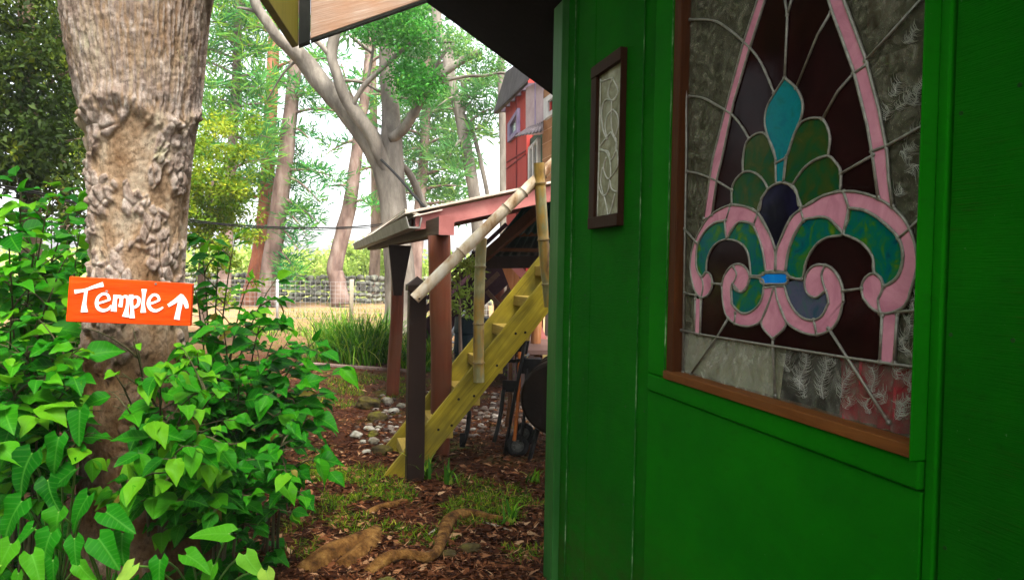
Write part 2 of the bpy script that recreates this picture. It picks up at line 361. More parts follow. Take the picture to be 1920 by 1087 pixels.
lobe_lr = S(L(B, (890, 243), (960, 140), (1040, 75), (1130, 45), (1180, 85), (1218, 150), (1215, 280))) + S(L(B, (1100, 315), (950, 395), (920, 290), (890, 243)))
egg = S(L(B, (780, 690), (735, 570), (662, 440), (672, 365), (712, 285), (780, 235), (850, 232), (905, 275), (938, 350), (948, 405), (880, 462), (820, 585), (780, 690)))
sc_lo = S(L(B, (772, 825), (774, 700), (740, 580), (660, 435), (570, 388), (470, 378), (345, 440), (275, 530), (222, 640), (198, 760), (203, 860), (230, 960), (270, 1005), (320, 985), (346, 920), (335, 855), (308, 832)))
sc_li = S(L(B, (308, 832), (275, 868), (243, 820), (236, 740), (250, 640), (300, 550), (360, 500), (432, 482))) + S(L(B, (436, 560), (444, 612))) + S(L(B, (470, 555), (510, 505), (555, 490), (615, 508), (655, 580), (690, 690), (708, 830)))
green_l = S(L(B, (432, 485), (360, 503), (300, 553), (250, 640), (238, 740), (245, 820), (275, 868))) + S(L(B, (305, 830), (312, 745), (345, 670), (395, 625), (442, 612)))
teal_l = S(L(B, (444, 612), (510, 508), (555, 492), (615, 510), (655, 582), (690, 690), (708, 830), (670, 858), (607, 858))) + S(L(B, (604, 800), (590, 710), (555, 650), (500, 620), (444, 612)))
sc_ro = S(L(B, (780, 825), (784, 690), (822, 590), (880, 472), (948, 405), (1080, 325), (1240, 285), (1370, 298), (1475, 335), (1572, 395), (1650, 475), (1700, 570), (1730, 680), (1738, 780), (1722, 870), (1690, 970)) + L(C3, (1482, 0), (1450, 50), (1395, 78), (1330, 88), (1265, 60), (1222, 10)) + L(B, (1370, 1000), (1362, 930), (1390, 870), (1440, 842), (1485, 870), (1510, 930)))
sc_ri = S(L(B, (1510, 930), (1560, 910), (1612, 860), (1642, 770), (1640, 680), (1612, 600), (1560, 540), (1480, 470), (1380, 412), (1275, 398))) + S(L(B, (1268, 480), (1232, 570))) + S(L(B, (1200, 535), (1150, 478), (1090, 457), (1030, 465), (965, 485), (900, 585), (862, 690), (840, 830)))
teal_m = S(L(B, (845, 830), (866, 690), (905, 585), (965, 487), (1030, 467), (1090, 460), (1150, 480), (1232, 575), (1130, 598), (1050, 650), (985, 760), (955, 880), (870, 862)))
teal_r = L(B, (1275, 402)) + S(L(B, (1275, 402), (1380, 416), (1480, 474), (1560, 544), (1610, 604), (1637, 680), (1638, 770), (1608, 858), (1555, 908), (1512, 928))) + S(L(B, (1490, 868), (1445, 830), (1435, 730), (1360, 635), (1235, 575)))
cap = S(L(B, (690, 840), (770, 838), (845, 840), (862, 875), (845, 912), (770, 914), (690, 912), (672, 876), (690, 840)), 3)
bs_l = S(L(B, (412, 930), (428, 860), (470, 800), (515, 778), (558, 790), (590, 830), (600, 880), (575, 940), (540, 968), (500, 950), (488, 910), (474, 945), (478, 1020)) + L(C3, (425, 32), (470, 82), (520, 86), (572, 50), (603, 0)) + L(B, (697, 940))) + S(L(B, (765, 930)) + L(C3, (650, 10), (603, 125), (555, 158), (500, 165), (435, 145), (388, 95), (368, 10)) + L(B, (412, 930)))
in_l = S(L(B, (478, 960), (490, 920), (540, 970), (580, 942), (605, 872), (690, 885), (695, 940)) + L(C3, (603, 0), (572, 50), (520, 84), (470, 80), (425, 32)))
bs_r = S(L(B, (775, 930)) + L(C3, (695, 0), (742, 122), (790, 172), (860, 206), (930, 216), (1010, 188), (1062, 120), (1090, 10)) + L(B, (1236, 1040), (1230, 940), (1200, 860), (1150, 802), (1090, 783), (1030, 795), (985, 850), (975, 930), (1005, 990), (1060, 1004), (1118, 962), (1136, 1040)) + L(C3, (1000, 30), (965, 100), (912, 128), (850, 116), (800, 72), (760, 0)) + L(B, (838, 930)))
in_r = S(L(B, (845, 905), (955, 885), (975, 940), (1005, 995), (1060, 1006), (1115, 965), (1136, 1040)) + L(C3, (1000, 30), (965, 100), (912, 126), (850, 114), (800, 70), (760, 0)) + L(B, (838, 930)))
drop = L(C3, (668, 238)) + S(L(C3, (668, 238), (738, 175), (742, 122), (695, 0)) + L(B, (770, 930)) + L(C3, (650, 10), (603, 125), (612, 178), (668, 238)))
ledges = [L(A, (835, -30), (857, 105), (848, 300), (838, 530)), L(A, (890, -20), (857, 105)), L(A, (1152, 85), (1060, 240), (915, 600)), L(A, (1305, 500), (1200, 620), (1095, 810)),
 S(L(A, (195, 135), (350, 140), (450, 195), (570, 295), (660, 400), (720, 520), (765, 632))), S(L(A, (190, 655), (280, 665), (370, 712), (480, 780), (550, 865), (595, 942))), L(A, (1385, 415), (1500, 290), (1800, -40)),
 L(A, (1310, 500), (1395, 440)), L(A, (1430, 1030), (1535, 990), (1830, 825)), S(L(B, (175, 150), (260, 168), (370, 212), (480, 278))), L(B, (1440, 40), (1222, 165)), L(B, (1612, 605), (1680, 545), (1800, 425)), L(B, (158, 540), (240, 635)),
 L(B, (345, 910), (412, 916)), L(B, (607, 860), (672, 860)), L(B, (862, 872), (955, 882)), L(B, (1235, 962), (1362, 945)), L(B, (158, 975), (235, 990)), L(B, (1240, 288), (1275, 400)), L(B, (440, 480), (470, 380)), L(B, (628, 512), (655, 435)), L(B, (948, 408), (968, 485)),
 S(L(B, (492, 798), (512, 850), (488, 912))), S(L(B, (1112, 790), (1090, 860), (1118, 962))), L(C3, (402, 115), (338, 222), (178, 448)), L(C3, (668, 238), (666, 285), (682, 580)), L(C3, (1003, 178), (1112, 350), (1362, 740)), L(C3, (120, 188), (232, 212), (668, 282), (1112, 352), (1540, 412)), L(C3, (1415, 78), (1560, 68)),
 L(B, (780, 92), (848, 58)), L(C3, (445, 85), (440, 148)), L(C3, (915, 126), (932, 214)), S(L(B, (275, 868), (285, 930), (272, 1005))), S(L(B, (1512, 930), (1490, 985)) + L(C3, (1300, 10), (1312, 85)))]
def pane(name, mat, polys, off, thick=.003):
    m = MB()
    for p in polys:
        q = []
        for x in p:
            if not q or (abs(x[0]-q[-1][0])+abs(x[1]-q[-1][1])) > .6: q.append(x)
        if abs(q[0][0]-q[-1][0])+abs(q[0][1]-q[-1][1]) < .6: q.pop()
        m.prism([G(x, off) for x in q], UD*thick)
    return m.build(name, mat, win)
big = [(1281, TOP-900), (1900, TOP-1500), (1780, 900), (1262, 690)]
vgl, vgr = VFl-.002, VFr-.03
def rect(z0, z1, v1=vgl, v0=vgr): return [W(UG, v1, z0), W(UG, v0, z0), W(UG, v0, z1), W(UG, v1, z1)]
mb = MB(); mb.prism(rect(zs-.02, ztop), UD*.004); mb.v = []; mb.f = []; mb.r = []
zl, zr_ = G(C3(128, 188)).z, G(C3(1540, 412)).z; zl2 = zl+(zl-zr_)*0
mb.prism([W(UG, vgl, zl), W(UG, vgr, zr_), W(UG, vgr, ztop), W(UG, vgl, ztop)], UD*.004); mb.build('clear_pane', M['clear'], win)
vm_ = vat(1452, 690, UG); zm_ = zl+(zr_-zl)*(vgl-vm_)/(vgl-vgr)
for va_, vb_, za_, zb_, mt_ in ((vgl, vm_+.0005, zl, zm_, 'frosted'), (vm_-.0005, vgr, zm_, zr_, 'etched')):
    mb = MB(); mb.prism([W(UG, va_, zs-.02), W(UG, vb_, zs-.02), W(UG, vb_, zb_-.0005), W(UG, va_, za_-.0005)], UD*.004); mb.build('frosted_pane', M[mt_], win)
purple = pl_i + [bl_i[0], bl_i[1]] + [br_i[1], br_i[0]] + pr_i[::-1]
pane('violet_pane', M['violet'], [purple], .0035)
pane('pink_pane', M['pink'], [pl_o+pl_i[::-1], pr_i+pr_o[::-1], bl_o+bl_i[::-1], br_i+br_o[::-1], sc_lo+sc_li, sc_ro+sc_ri, bs_l, bs_r, drop], .0065)
pane('teal_pane', M['teal'], [green_l, teal_l, teal_m, teal_r, in_l], .0055)
pane('aqua_pane', M['aqua'], [diamond], .0062)
pane('olive_pane', M['olive'], [lobe_ul, lobe_ll, lobe_ur, lobe_lr], .0050)
pane('ink_pane', M['inkblue'], [egg], .0052)
pane('grey_pane', M['greyblue'], [in_r], .0050)
pane('blue_pane', M['blue'], [cap], .0070)
mb = MB()
def came(p, closed=False, r=.0032, off=.0065):
    p = [x for i, x in enumerate(p) if i == 0 or abs(x[0]-p[i-1][0])+abs(x[1]-p[i-1][1]) > .8]
    if closed and abs(p[0][0]-p[-1][0])+abs(p[0][1]-p[-1][1]) > .5: p = p+[p[0]]
    q = [G(x, off) for x in p]
    mb.tube(q, [r*(1+.25*random.random()) for _ in q], 6)
    for e in (q[0], q[-1]):
        if not closed: mb.tube([e-UD*.003, e+UD*.002], [r*1.7, r*1.9], 8)
for p in (pl_o, pl_i, pr_i, pr_o, bl_o, bl_i, br_i, br_o): came(p, r=.0036)
for p in (diamond, lobe_ul, lobe_ll, lobe_ur, lobe_lr, egg, sc_lo+sc_li, sc_ro+sc_ri, green_l, teal_l, teal_m, teal_r, cap, bs_l, bs_r, drop, in_l): came(p, True)
for p in ledges: came(p)
came([(1286, 0), B(170, 0), B(160, 540), C3(128, 440)], r=.003)
mb.build('leading', M['lead'], win, smooth=True)
# etched frost feathers in the lower right clear panes
mb = MB(); rr = random.Random(3)
def feather(a, b, off=.0022):
    A_, B_ = np.array(a), np.array(b); d = B_-A_; Lp = np.linalg.norm(d); n = np.array([-d[1], d[0]])/Lp
    sp = [A_+d*t+n*math.sin(t*7+a[0])*3 for t in np.linspace(0, 1, 9)]
    mb.tube([G(x, off) for x in sp], [.0007]*9, 4)
    for t in np.linspace(.03, 1, int(Lp/2.0)):
        for sgn in (-1, 1):
            l = (3+17*rr.random()**1.5)*(1.1-.6*abs(t-.4)); o = A_+d*t+n*math.sin(t*7+a[0])*3
            e = o+n*sgn*l+d/Lp*l*.8+rr.uniform(-2, 2)
            mb.tube([G(o, off), G((o+e)/2+n*sgn*2.2-d/Lp*1.5, off), G(e, off)], [.00055, .0004, .0002], 3)
for a, b in [((825, 545), (870, 330)), ((965, 600), (985, 345)), ((1060, 590), (1130, 430)), ((870, 590), (820, 470)), ((760, 440), (735, 330)), ((1110, 660), (1130, 590)), ((1240, 690), (1230, 600)), ((1270, 560), (1270, 410)), ((1350, 620), (1300, 560)), ((1480, 560), (1500, 430)), ((1400, 480), (1430, 410)), ((1470, 700), (1430, 610)), ((1400, 720), (1480, 590)), ((1500, 350), (1440, 240)), ((1430, 270), (1500, 160)), ((1490, 150), (1510, 20)), ((1050, 380), (990, 360))]:
    feather(C3(*a), C3(*b))
for a, b in [((1640, 1040), (1720, 980)), ((1600, 750), (1700, 640)), ((1560, 660), (1620, 560)), ((1700, 720), (1780, 560)), ((1530, 820), (1540, 720)), ((1650, 300), (1740, 200)), ((1690, 900), (1770, 860))]: feather(A(*a), A(*b))
for a, b in [((1740, 100), (1690, 160)), ((1600, 320), (1640, 270)), ((1620, 20), (1700, 60)), ((1740, 980), (1750, 850)), ((1690, 1040), (1740, 980))]: feather(B(*a), B(*b))
mb.build('frost_pattern', M['feather'], win)
# window interior
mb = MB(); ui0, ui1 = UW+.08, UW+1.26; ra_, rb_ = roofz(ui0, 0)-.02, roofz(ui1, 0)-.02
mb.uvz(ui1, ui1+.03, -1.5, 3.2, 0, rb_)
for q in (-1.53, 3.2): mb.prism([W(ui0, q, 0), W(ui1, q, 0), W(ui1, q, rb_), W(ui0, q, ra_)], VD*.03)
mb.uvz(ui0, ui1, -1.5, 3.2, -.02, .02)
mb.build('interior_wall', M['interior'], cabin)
mb = MB(); pB = Pu(1700, 30, UW+.9); mb.box(pB+Vector((0, 0, -.15)), UD*1.6+ZD*.2, VD*.12, ZD*.16); mb.box(Pu(1625, 70, UW+.5), VD*-1.4+ZD*.55, UD*.1, ZD*.12)
mb.build('roof_beam', M['beam_red'], cabin)
def cloth(name, mat, px0, px1, py0, py1, u, label, cat):
    g = []; nx, ny = 40, 10
    a, b = Pu(px0, py0, u), Pu(px1, py1, u); v1, v0 = a.dot(VD), b.dot(VD); zt, zb = a.z, b.z
    V = [W(u+.008*math.sin(i*.9)+.008*math.sin(i*.37+j*.3), v1+(v0-v1)*i/nx, zt+(zb-zt)*j/ny) for j in range(ny+1) for i in range(nx+1)]
    F = [(j*(nx+1)+i, j*(nx+1)+i+1, (j+1)*(nx+1)+i+1, (j+1)*(nx+1)+i) for j in range(ny) for i in range(nx)]
    o = np_mesh(name, V, F, mat); tag(o, label, cat); md = o.modifiers.new('thickness', 'SOLIDIFY'); md.thickness = .004; return o
cloth('red_cloth', M['red_cloth'], 1575, 1760, 668, 860, UG+.022, 'crimson cloth lying behind the lower right frosted glass of the window', 'cloth')
cloth('grey_curtain', M['grey_cloth'], 1270, 1470, 618, 800, UG+.03, 'pale grey curtain behind the lower left clear glass of the big window', 'curtain')
# --- small window
fo = [(1110, 135), (1175, 93), (1171, 424), (1102, 431)]; zt = 0.5*(Pu(*fo[0], UW).z+Pu(*fo[1], UW).z); zb = .5*(Pu(*fo[2], UW).z+Pu(*fo[3], UW).z)
u0 = UW-.03; u1 = UW-.002; w = .05
v1 = vat(1105, 300, u0); v0 = vat(1174, 260, UW); vi1 = vat(1121, 300, UW-.014); vi0 = vat(1160, 260, u0)
mb = MB()
mb.uvz(u0, u1, vi1, v1, zb+w, zt-w); mb.uvz(u0, u1, v0, vi0, zb+w, zt-w)
mb.uvz(u0-.003, u1, v0, v1, zt-w, zt); mb.uvz(u0-.003, u1, v0, v1, zb, zb+w)
sw = mb.build('small_window', M['dark_frame'], cabin, bevel=.003)
mb = MB(); mb.uvz(UW-.014, UW-.004, vi0-.002, vi1+.002, zb+w, zt-w); mb.build('leaded_pane', M['clear_grey'], sw)
D = lambda x, y: (1030+x/2.72, 60+y/2.72)
mb = MB()
paths = [[(322, 235), (300, 310), (318, 350), (352, 305), (322, 235)], [(318, 350), (290, 345), (272, 375), (267, 430), (275, 500), (295, 550)], [(325, 395), (298, 425), (285, 480), (295, 545)], [(325, 395), (345, 420), (353, 470), (338, 530)], [(318, 350), (318, 490), (345, 555)], [(315, 510), (255, 595), (300, 610), (315, 655), (345, 580), (315, 510)],
 [(258, 595), (290, 612), (310, 660), (312, 740), (292, 742), (276, 690), (290, 640)], [(345, 600), (350, 680), (312, 745)], [(252, 780), (262, 815), (280, 835), (300, 810), (308, 755), (318, 800), (345, 815)], [(280, 838), (292, 890), (305, 935), (335, 825)], [(262, 240), (255, 590), (245, 945)], [(345, 320), (335, 345), (318, 350)], [(345, 560), (338, 590), (345, 610)], [(272, 690), (262, 760), (275, 830)], [(322, 235), (262, 255)], [(305, 935), (250, 950)]]
for p in paths:
    q = [Pu(*D(*x), UW-.0155) for x in (p if len(p) < 3 else [tuple(x) for x in smoothpath(p, 4)])]
    mb.tube(q, .0035, 5)
M['pale_lead'] = basic('pale lead', [(.3, (.26, .255, .2)), (.7, (.48, .47, .4))], 50, .4, bstr=.3, spec=.4)
mb.build('leading', M['pale_lead'], sw, smooth=True)
# --- roof: soffit, weathered fascia, return board
RVE = 4.4
def slab(u0, u1, v0, v1, th=.09):
    m_ = MB(); m_.prism([W(u0, v1, roofz(u0, 0)), W(u1, v1, roofz(u1, 0)), W(u1, v0, roofz(u1, 0)), W(u0, v0, roofz(u0, 0))], ZD*th); return m_
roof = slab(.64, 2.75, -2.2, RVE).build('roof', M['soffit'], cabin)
FA = Pv(560, 86, RVE); FB = Pv(806, 0, RVE); fd = (FB-FA).normalized(); fn = -VD.copy(); fn = fn if fn.y < 0 else -fn
mb = MB()
FE = FA + fd*(FB-FA).length*1.02
mb.box(FA + fd*.06 - fn*.05 + ZD*.016, FE-FA-fd*.06, -fn*.02-fn*.0, ZD*.0+ZD*.42) if False else mb.box(FA+fd*.075+ZD*.018, FE-FA-fd*.075, -fn*.035, ZD*.45)
mb.build('fascia', M['fascia'], roof, bevel=.004)
mb = MB(); mb.box(FA+fd*.078-fn*.037-ZD*.004, FE-FA-fd*.08, fn*.036, ZD*.02); mb.box(FA-fn*.06, fd*.073, fn*.075, ZD*.5)
mb.build('fascia_edge', M['fascia_dark'], roof, bevel=.003)
RA = Pv(541, 84, RVE); RB = RA-VD*.8-UD*.14; rd = (RB-RA).normalized()
mb = MB(); mb.box(FA-fn*.02+ZD*.004-fd*.002, rd*1.2, -fd*.04, ZD*.5); mb.build('return_board', M['fascia_return'], roof, bevel=.004)
mb = MB(); mb.prism([FA+ZD*.5-UD*.1, FE+ZD*.5, FE+ZD*.5-VD*.06, FA+ZD*.5-UD*.1-VD*.06], ZD*.03); mb.build('roof_sheet', M['soffit'], roof)
# ------------------------------------------------------------------ stairs
runax = (Pv(991, 560, 5.22)-Pv(785, 812, 5.22)).normalized()
M['stringer'] = wood('treated yellow pine', (.09, .06, .004), (.25, .19, .013), (.38, .30, .035), runax, 26, long=.05, stain=(.07, .06, .012), bstr=.35)
M['tread'] = wood('treated tread', (.15, .10, .02), (.30, .21, .045), (.4, .29, .09), VD, 26, long=.06)
M['newel'] = basic('dark brown paint', [(.35, (.011, .006, .004)), (.7, (.022, .012, .008))], 5, .55, stretch=(1, 1, .3), bstr=.12)
def bamboo_mat(name, cols):
    return basic(name, cols, 9, .42, stretch=(1, 1, .35), bstr=.2, spec=.35)
M['bamboo_pale'] = bamboo_mat('bleached bamboo', [(.3, (.15, .065, .02)), (.40, (.36, .24, .13)), (.52, (.52, .43, .31)), (.72, (.64, .58, .48))])
M['bamboo_old'] = bamboo_mat('old yellow bamboo', [(.32, (.07, .035, .006)), (.45, (.24, .14, .025)), (.56, (.15, .14, .06)), (.7, (.32, .27, .13))])
stairs = empty('staircase', Pz(725, 895, 0), 'steep yellowish wooden outdoor stairs rising beside the cabin corner', 'stairs')
V1, V2 = 5.22, 5.99
def stringer(v, up0, up1, lo0, tipz, thick):
    a, b, c = Pv(*up0, v), Pv(*up1, v), Pv(*lo0, v)
    d = (b-a).normalized()
    def at(p, z): return p + d*((z-p.z)/d.z)
    top = 4.2
    # square end cut resting on the ground
    foot_u = at(a, tipz); foot_l = at(c, -.03); foot_m = foot_u + (foot_l-foot_u)*.0
    m = MB(); m.prism([foot_l, foot_u, at(a, top), at(c, top)], VD*thick); return m
m1 = stringer(V1, (785, 812), (991, 560), (800, 868), .0, .042); m1.build('stringer', M['stringer'], stairs, bevel=.004)
m2 = stringer(V2-.042, (706, 858), (921, 593), (742, 870), .03, .042); m2.build('stringer', M['stringer'], stairs, bevel=.004)
nose = [(744, 820), (792, 768.6), (838, 714), (877, 661), (923, 606), (963.5, 553.6), (1003, 498.6)]
for i, p in enumerate(nose):
    a = Pv(*p, V2-.045); u, z = a.dot(UD), a.z
    m = MB(); m.uvz(u, u+.145, V1+.044, V2-.044, z-.088, z); m.build('tread', M['tread'], stairs, bevel=.004)
M['bolt'] = basic('rusty bolt', [(.4, (.008, .006, .004)), (.7, (.02, .014, .01))], 20)
for p in [(904, 668), (932, 685), (860, 748), (889, 742), (822, 805), (847, 797), (967, 625), (985, 623)]:
    a = Pv(*p, V1-.001); m = MB(); m.cyl(a, a-VD*.004, .011, .009, 8); m.build('bolt', M['bolt'], stairs)
nv = V1-.075
pw = [Pv(764, 700, nv).dot(UD), Pv(796, 700, nv).dot(UD)]; ptop = Pv(780, 545, nv).z
m = MB(); m.uvz(pw[0], pw[1], nv-.06, nv+.068, -.05, ptop); nb = m.build('newel_post', M['newel'], stairs, bevel=.005)
m = MB(); um, vm = .5*(pw[0]+pw[1]), nv
m.uvz(pw[0]-.014, pw[1]+.014, nv-.08, nv+.08, ptop, ptop+.045)
b0 = [W(pw[0]-.01, nv-.075, ptop+.045), W(pw[1]+.01, nv-.075, ptop+.045), W(pw[1]+.01, nv+.075, ptop+.045), W(pw[0]-.01, nv+.075, ptop+.045), W(um, vm, ptop+.11)]
m.add(b0, [(0, 1, 4), (1, 2, 4), (2, 3, 4), (3, 0, 4)]); m.build('post_cap', M['newel'], nb)
def bamboo(a, b, rad, nodes_t, name, mat, parent, taper=1.0):
    a, b = Vector(a), Vector(b); Ln = (b-a).length; d = (b-a)/Ln; ref = d.cross(Vector((.3, .7, .2))).normalized()
    ts = sorted(set([0, 1] + [x+o for x in nodes_t for o in (-.03/Ln*2, -.012/Ln, 0, .012/Ln, .03/Ln*2)] + list(np.linspace(.02, .98, 14))))
    ts = [t for t in ts if 0 <= t <= 1]; pts = []; rr = []
    for t in ts:
        k = min([abs(t-x)*Ln for x in nodes_t] + [9]); bul = 1.0+(.16 if k < .002 else -.05 if k < .014 else 0)
        pts.append(a+d*Ln*t+ref*math.sin(t*3.1)*.012); rr.append(rad*(1+(taper-1)*t)*bul)
    mm = MB(); mm.tube(pts, rr, 16, cap=False); n = len(pts)
    # hollow ends: inner wall ring
    mm.tube([pts[0]+d*.0005, pts[0]+d*.04], [rr[0]*.98, rr[0]*.72], 16, cap=True)
    mm.tube([pts[-1]-d*.002, pts[-1]], [rr[-1], rr[-1]*.9], 16, cap=True)
    ob_ = mm.build(name, mat, parent, smooth=True)
    for t in nodes_t:
        q = MB(); p = a+d*Ln*t+ref*math.sin(t*3.1)*.012; r_ = rad*(1+(taper-1)*t); q.tube([p-d*.006, p-d*.003, p+d*.003, p+d*.005], [r_*1.0, r_*1.17, r_*1.13, r_*.98], 16, cap=False)
        q.build('joint', M['joint'], ob_, smooth=True)
    return ob_
M['joint'] = basic('bamboo joint', [(.35, (.08, .045, .02)), (.7, (.25, .18, .10))], 30, .7)
hv = V1-.19
ra, rb = Pv(777, 560, hv), Pv(1045, 303, hv); rb = ra+(rb-ra)*1.6
hr = bamboo(ra, rb, .043, [.20, .40, .475, .56, .75], 'handrail', M['bamboo_pale'], stairs)
m = MB(); q = Pv(786, 560, hv-.056); m.cyl(q, q-VD*.004, .008, n=8); m.build('screw', M['newel'], hr)
bv = V1-.05
bamboo(Pv(898, 716, bv), Pv(903, 446, bv), .042, [.135, .405, .80], 'baluster', M['bamboo_old'], stairs)
bamboo(Pv(1031, 575, bv-.17), Pv(1011, 306, bv-.17), .043, [.16, .47, .86], 'baluster', M['bamboo_old'], stairs)
m = MB(); a = Pv(1032, 577, bv-.1); m.box(a, UD*.08, VD*.1, ZD*-.25)

# ------------------------------------------------------------------ lean-to shelter
M['rose'] = basic('faded rose paint', [(.3, (.30, .10, .09)), (.55, (.41, .15, .135)), (.75, (.48, .21, .18))], 4, .55, bstr=.15)
M['redpost'] = wood('red brown log', (.045, .010, .005), (.105, .024, .011), (.17, .06, .03), (0, 0, 1), 18, bstr=.3, stain=(.09, .035, .018), rough=.42)
M['darkbeam'] = wood('dark brown beam', (.05, .03, .02), (.10, .062, .042), (.15, .10, .07), VD, 22)
M['sheet'] = basic('pale roof sheet', [(.3, (.45, .36, .28)), (.7, (.6, .52, .44))], 5, .6)
M['gutter'] = basic('old grey gutter', [(.3, (.14, .13, .115)), (.7, (.27, .26, .23))], 6, .5)
shed = empty('shelter', Pz(815, 850, 0), 'low lean-to shelter on red brown posts, with a rose rake board, behind the stairs', 'shelter')
SV = 6.15
a, b = Pv(779, 402, SV), Pv(1050, 345, SV); c, d = Pv(1050, 376, SV), Pv(779, 433, SV)
e = (b-a)*1.9; m = MB(); m.prism([a, a+e, d+e+(c-b)*0+(Vector((0, 0, 0))), d], VD*.045); m.build('rake_board', M['rose'], shed, bevel=.004)
sl = (b-a).normalized(); far = 5.2
m = MB(); nw = 46; V = []; F = []
ln = (b-a).length*1.9+.10
o0 = a-sl*.10+ZD*.02-VD*.05
m.box(o0, sl*ln, VD*far, ZD*.022); m.build('roof_sheet', M['sheet'], shed, bevel=.003)
for k in range(7):
    m = MB(); m.box(o0+VD*(.35+k*.75)-ZD*.13+sl*.1, sl*(ln-.2), VD*.045, ZD*.12); m.build('rafter', M['redpost'], shed)
g0, g1 = Pv(792, 418, SV-.05), Pz(678, 463, 1.95)
gd = (g1-g0); m = MB()
side = gd.cross(ZD).normalized(); side = side if side.x < 0 else -side
prof = [side*0+ZD*.05, side*.02-ZD*.05, side*.12-ZD*.05, side*.15+ZD*.05, side*.14+ZD*.05, side*.115-ZD*.035, side*.025-ZD*.035, side*.012+ZD*.05]
m.prism([g0+p for p in prof], gd); m.build('gutter', M['gutter'], shed)
m = MB(); m.prism([g0+ZD*.06+side*.02, o0+ZD*.03+VD*.03, o0+VD*far+ZD*.03, g1+ZD*.08+side*.02], ZD*.02); m.prism([g0+ZD*.052+side*.08, g1+ZD*.05+side*.08, g1+ZD*.13-side*.3, g0+ZD*.12-side*.18], ZD*.012); m.build('flashing', M['sheet'], shed)
# posts and beam along the eave
pA, pB = Pz(825, 852, 0), Pz(737, 740, 0)
tA, tB = Py(826, 440, pA.y), Py(744, 462, pB.y)
zt = .5*(tA.z+tB.z); pd = (Vector((pB.x, pB.y, 0))-Vector((pA.x, pA.y, 0))).normalized(); px_ = pd.cross(ZD).normalized()
def post(base, top, r0, r1, lean=(0, 0, 0)):
    mm = MB(); pts = [Vector(base).lerp(Vector(top), t)+Vector((.012*math.sin(t*5+base[0]), 0, 0)) for t in np.linspace(0, 1, 12)]
    mm.tube(pts, list(np.linspace(r0, r1, 12)), 14, wob=.10); return mm.build('post', M['redpost'], shed, smooth=True)
post(pA-ZD*.1, Vector((tA.x, tA.y, zt)), .088, .096); post(pB-ZD*.1, Vector((tB.x+.02, tB.y, zt)), .082, .078)
m = MB(); bs = Vector((tA.x, tA.y, zt))-pd*.22; m.box(bs-px_*.06, pd*5.6, px_*.12, ZD*.15); bm_ = m.build('beam', M['darkbeam'], shed, bevel=.006)
m = MB(); m.box(bs-px_*.063-pd*.02-ZD*.003, pd*.018, px_*.126, ZD*.156); m.build('beam_end', M['rose'], bm_)
m = MB(); q = Vector((tB.x, tB.y, zt-.62))-pd*.09; m.prism([q-px_*.05, q+px_*.05, q+px_*.16+ZD*.62, q-px_*.12+ZD*.62], -pd*.05) ; m.build('knee_board', M['newel'], shed)
# posts on the uphill side
for p_ in ((1120, 790), (1075, 700)):
    q = Pz(*p_, 0); post(q-ZD*.1, q+ZD*2.55, .085, .08)

# ------------------------------------------------------------------ second roof, deck and timbers under the house
M['tealroof'] = basic('teal corrugated sheet', [(.35, (.003, .028, .027)), (.7, (.008, .05, .047))], 5, .45)
M['brownbeam'] = wood('brown rafter', (.04, .017, .008), (.09, .04, .018), (.13, .065, .03), (1, 0, 0), 20)
M['orangewood'] = wood('orange raw timber', (.20, .07, .025), (.36, .15, .06), (.45, .24, .12), (0, 0, 1), 22)
M['purple'] = basic('dark plum paint', [(.3, (.022, .010, .014)), (.7, (.042, .019, .026))], 5, .5)
house = empty('red_house', Py(1010, 620, 11.0), 'tall red and brown timber house on posts, beyond the shelter roof', 'house')
under = empty('undercroft', Pz(985, 640, 0), 'dark timber deck structure with a teal corrugated roof, under the red house', 'deck')
# corrugated lean roof seen from below
y0, y1 = 8.2, 9.6
m = MB(); pa, pb, pc, pd_ = Py(905, 482, 9.6), Py(1070, 482, 9.6), Py(1080, 372, 8.2), Py(985, 385, 8.2)
n = 60; Vv = []; Ff = []
for i in range(n+1):
    t = i/n; w_ = .018*math.sin(t*n*1.05); lo = pa.lerp(pb, t)+ZD*w_; hi = pd_.lerp(pc, t)+ZD*w_; Vv += [lo, hi]
    if i: Ff.append((2*i-2, 2*i, 2*i+1, 2*i-1))
m.add(Vv, Ff); o = m.build('corrugated_sheet', M['tealroof'], under, smooth=True); md = o.modifiers.new('thickness', 'SOLIDIFY'); md.thickness = .006
def bar(mb_, a, b, w, h):
    a, b = Vector(a), Vector(b); d = (b-a).normalized(); s_ = d.cross(ZD); s_ = s_.normalized() if s_.length > .1 else Vector((1, 0, 0)); t_ = s_.cross(d)
    mb_.box(a-s_*w/2-t_*h/2, b-a, s_*w, t_*h)
m = MB(); bar(m, Py(903, 486, 9.3), Py(1012, 392, 8.0), .06, .14); m.build('rafter', M['brownbeam'], under)
def bars(name, mt, par, *l):
    for a_, b_, w_, h_ in l: mm = MB(); bar(mm, a_, b_, w_, h_); mm.build(name, M[mt], par)
bars('purlin', 'brownbeam', under, (Py(930, 468, 9.3), Py(1060, 470, 9.2), .05, .05), (Py(960, 440, 9.0), Py(1060, 436, 8.9), .05, .06))
m = MB(); bar(m, Py(905, 492, 9.4), Py(1080, 490, 9.4), .12, .17); m.build('beam', M['newel'], under)
for x_, w_, mt in ((934, 21, 'redpost'), (972, 12, 'redpost'), (1052, 20, 'redpost')):
    q = Pz(x_, 668, 0); mm = MB(); mm.tube([q-ZD*.1, q+ZD*.9, Py(x_, 492, q.y)], [w_/1280*q.y*.5]*3, 12, wob=.12); mm.build('post', M[mt], under, smooth=True)
q = Pz(1006, 745, 0)
m = MB(); m.tube([Py(1002, 680, 10.2), Py(1008, 585, 10.2)], [.085, .075], 12, wob=.15); m.build('raw_post', M['orangewood'], under, smooth=True)
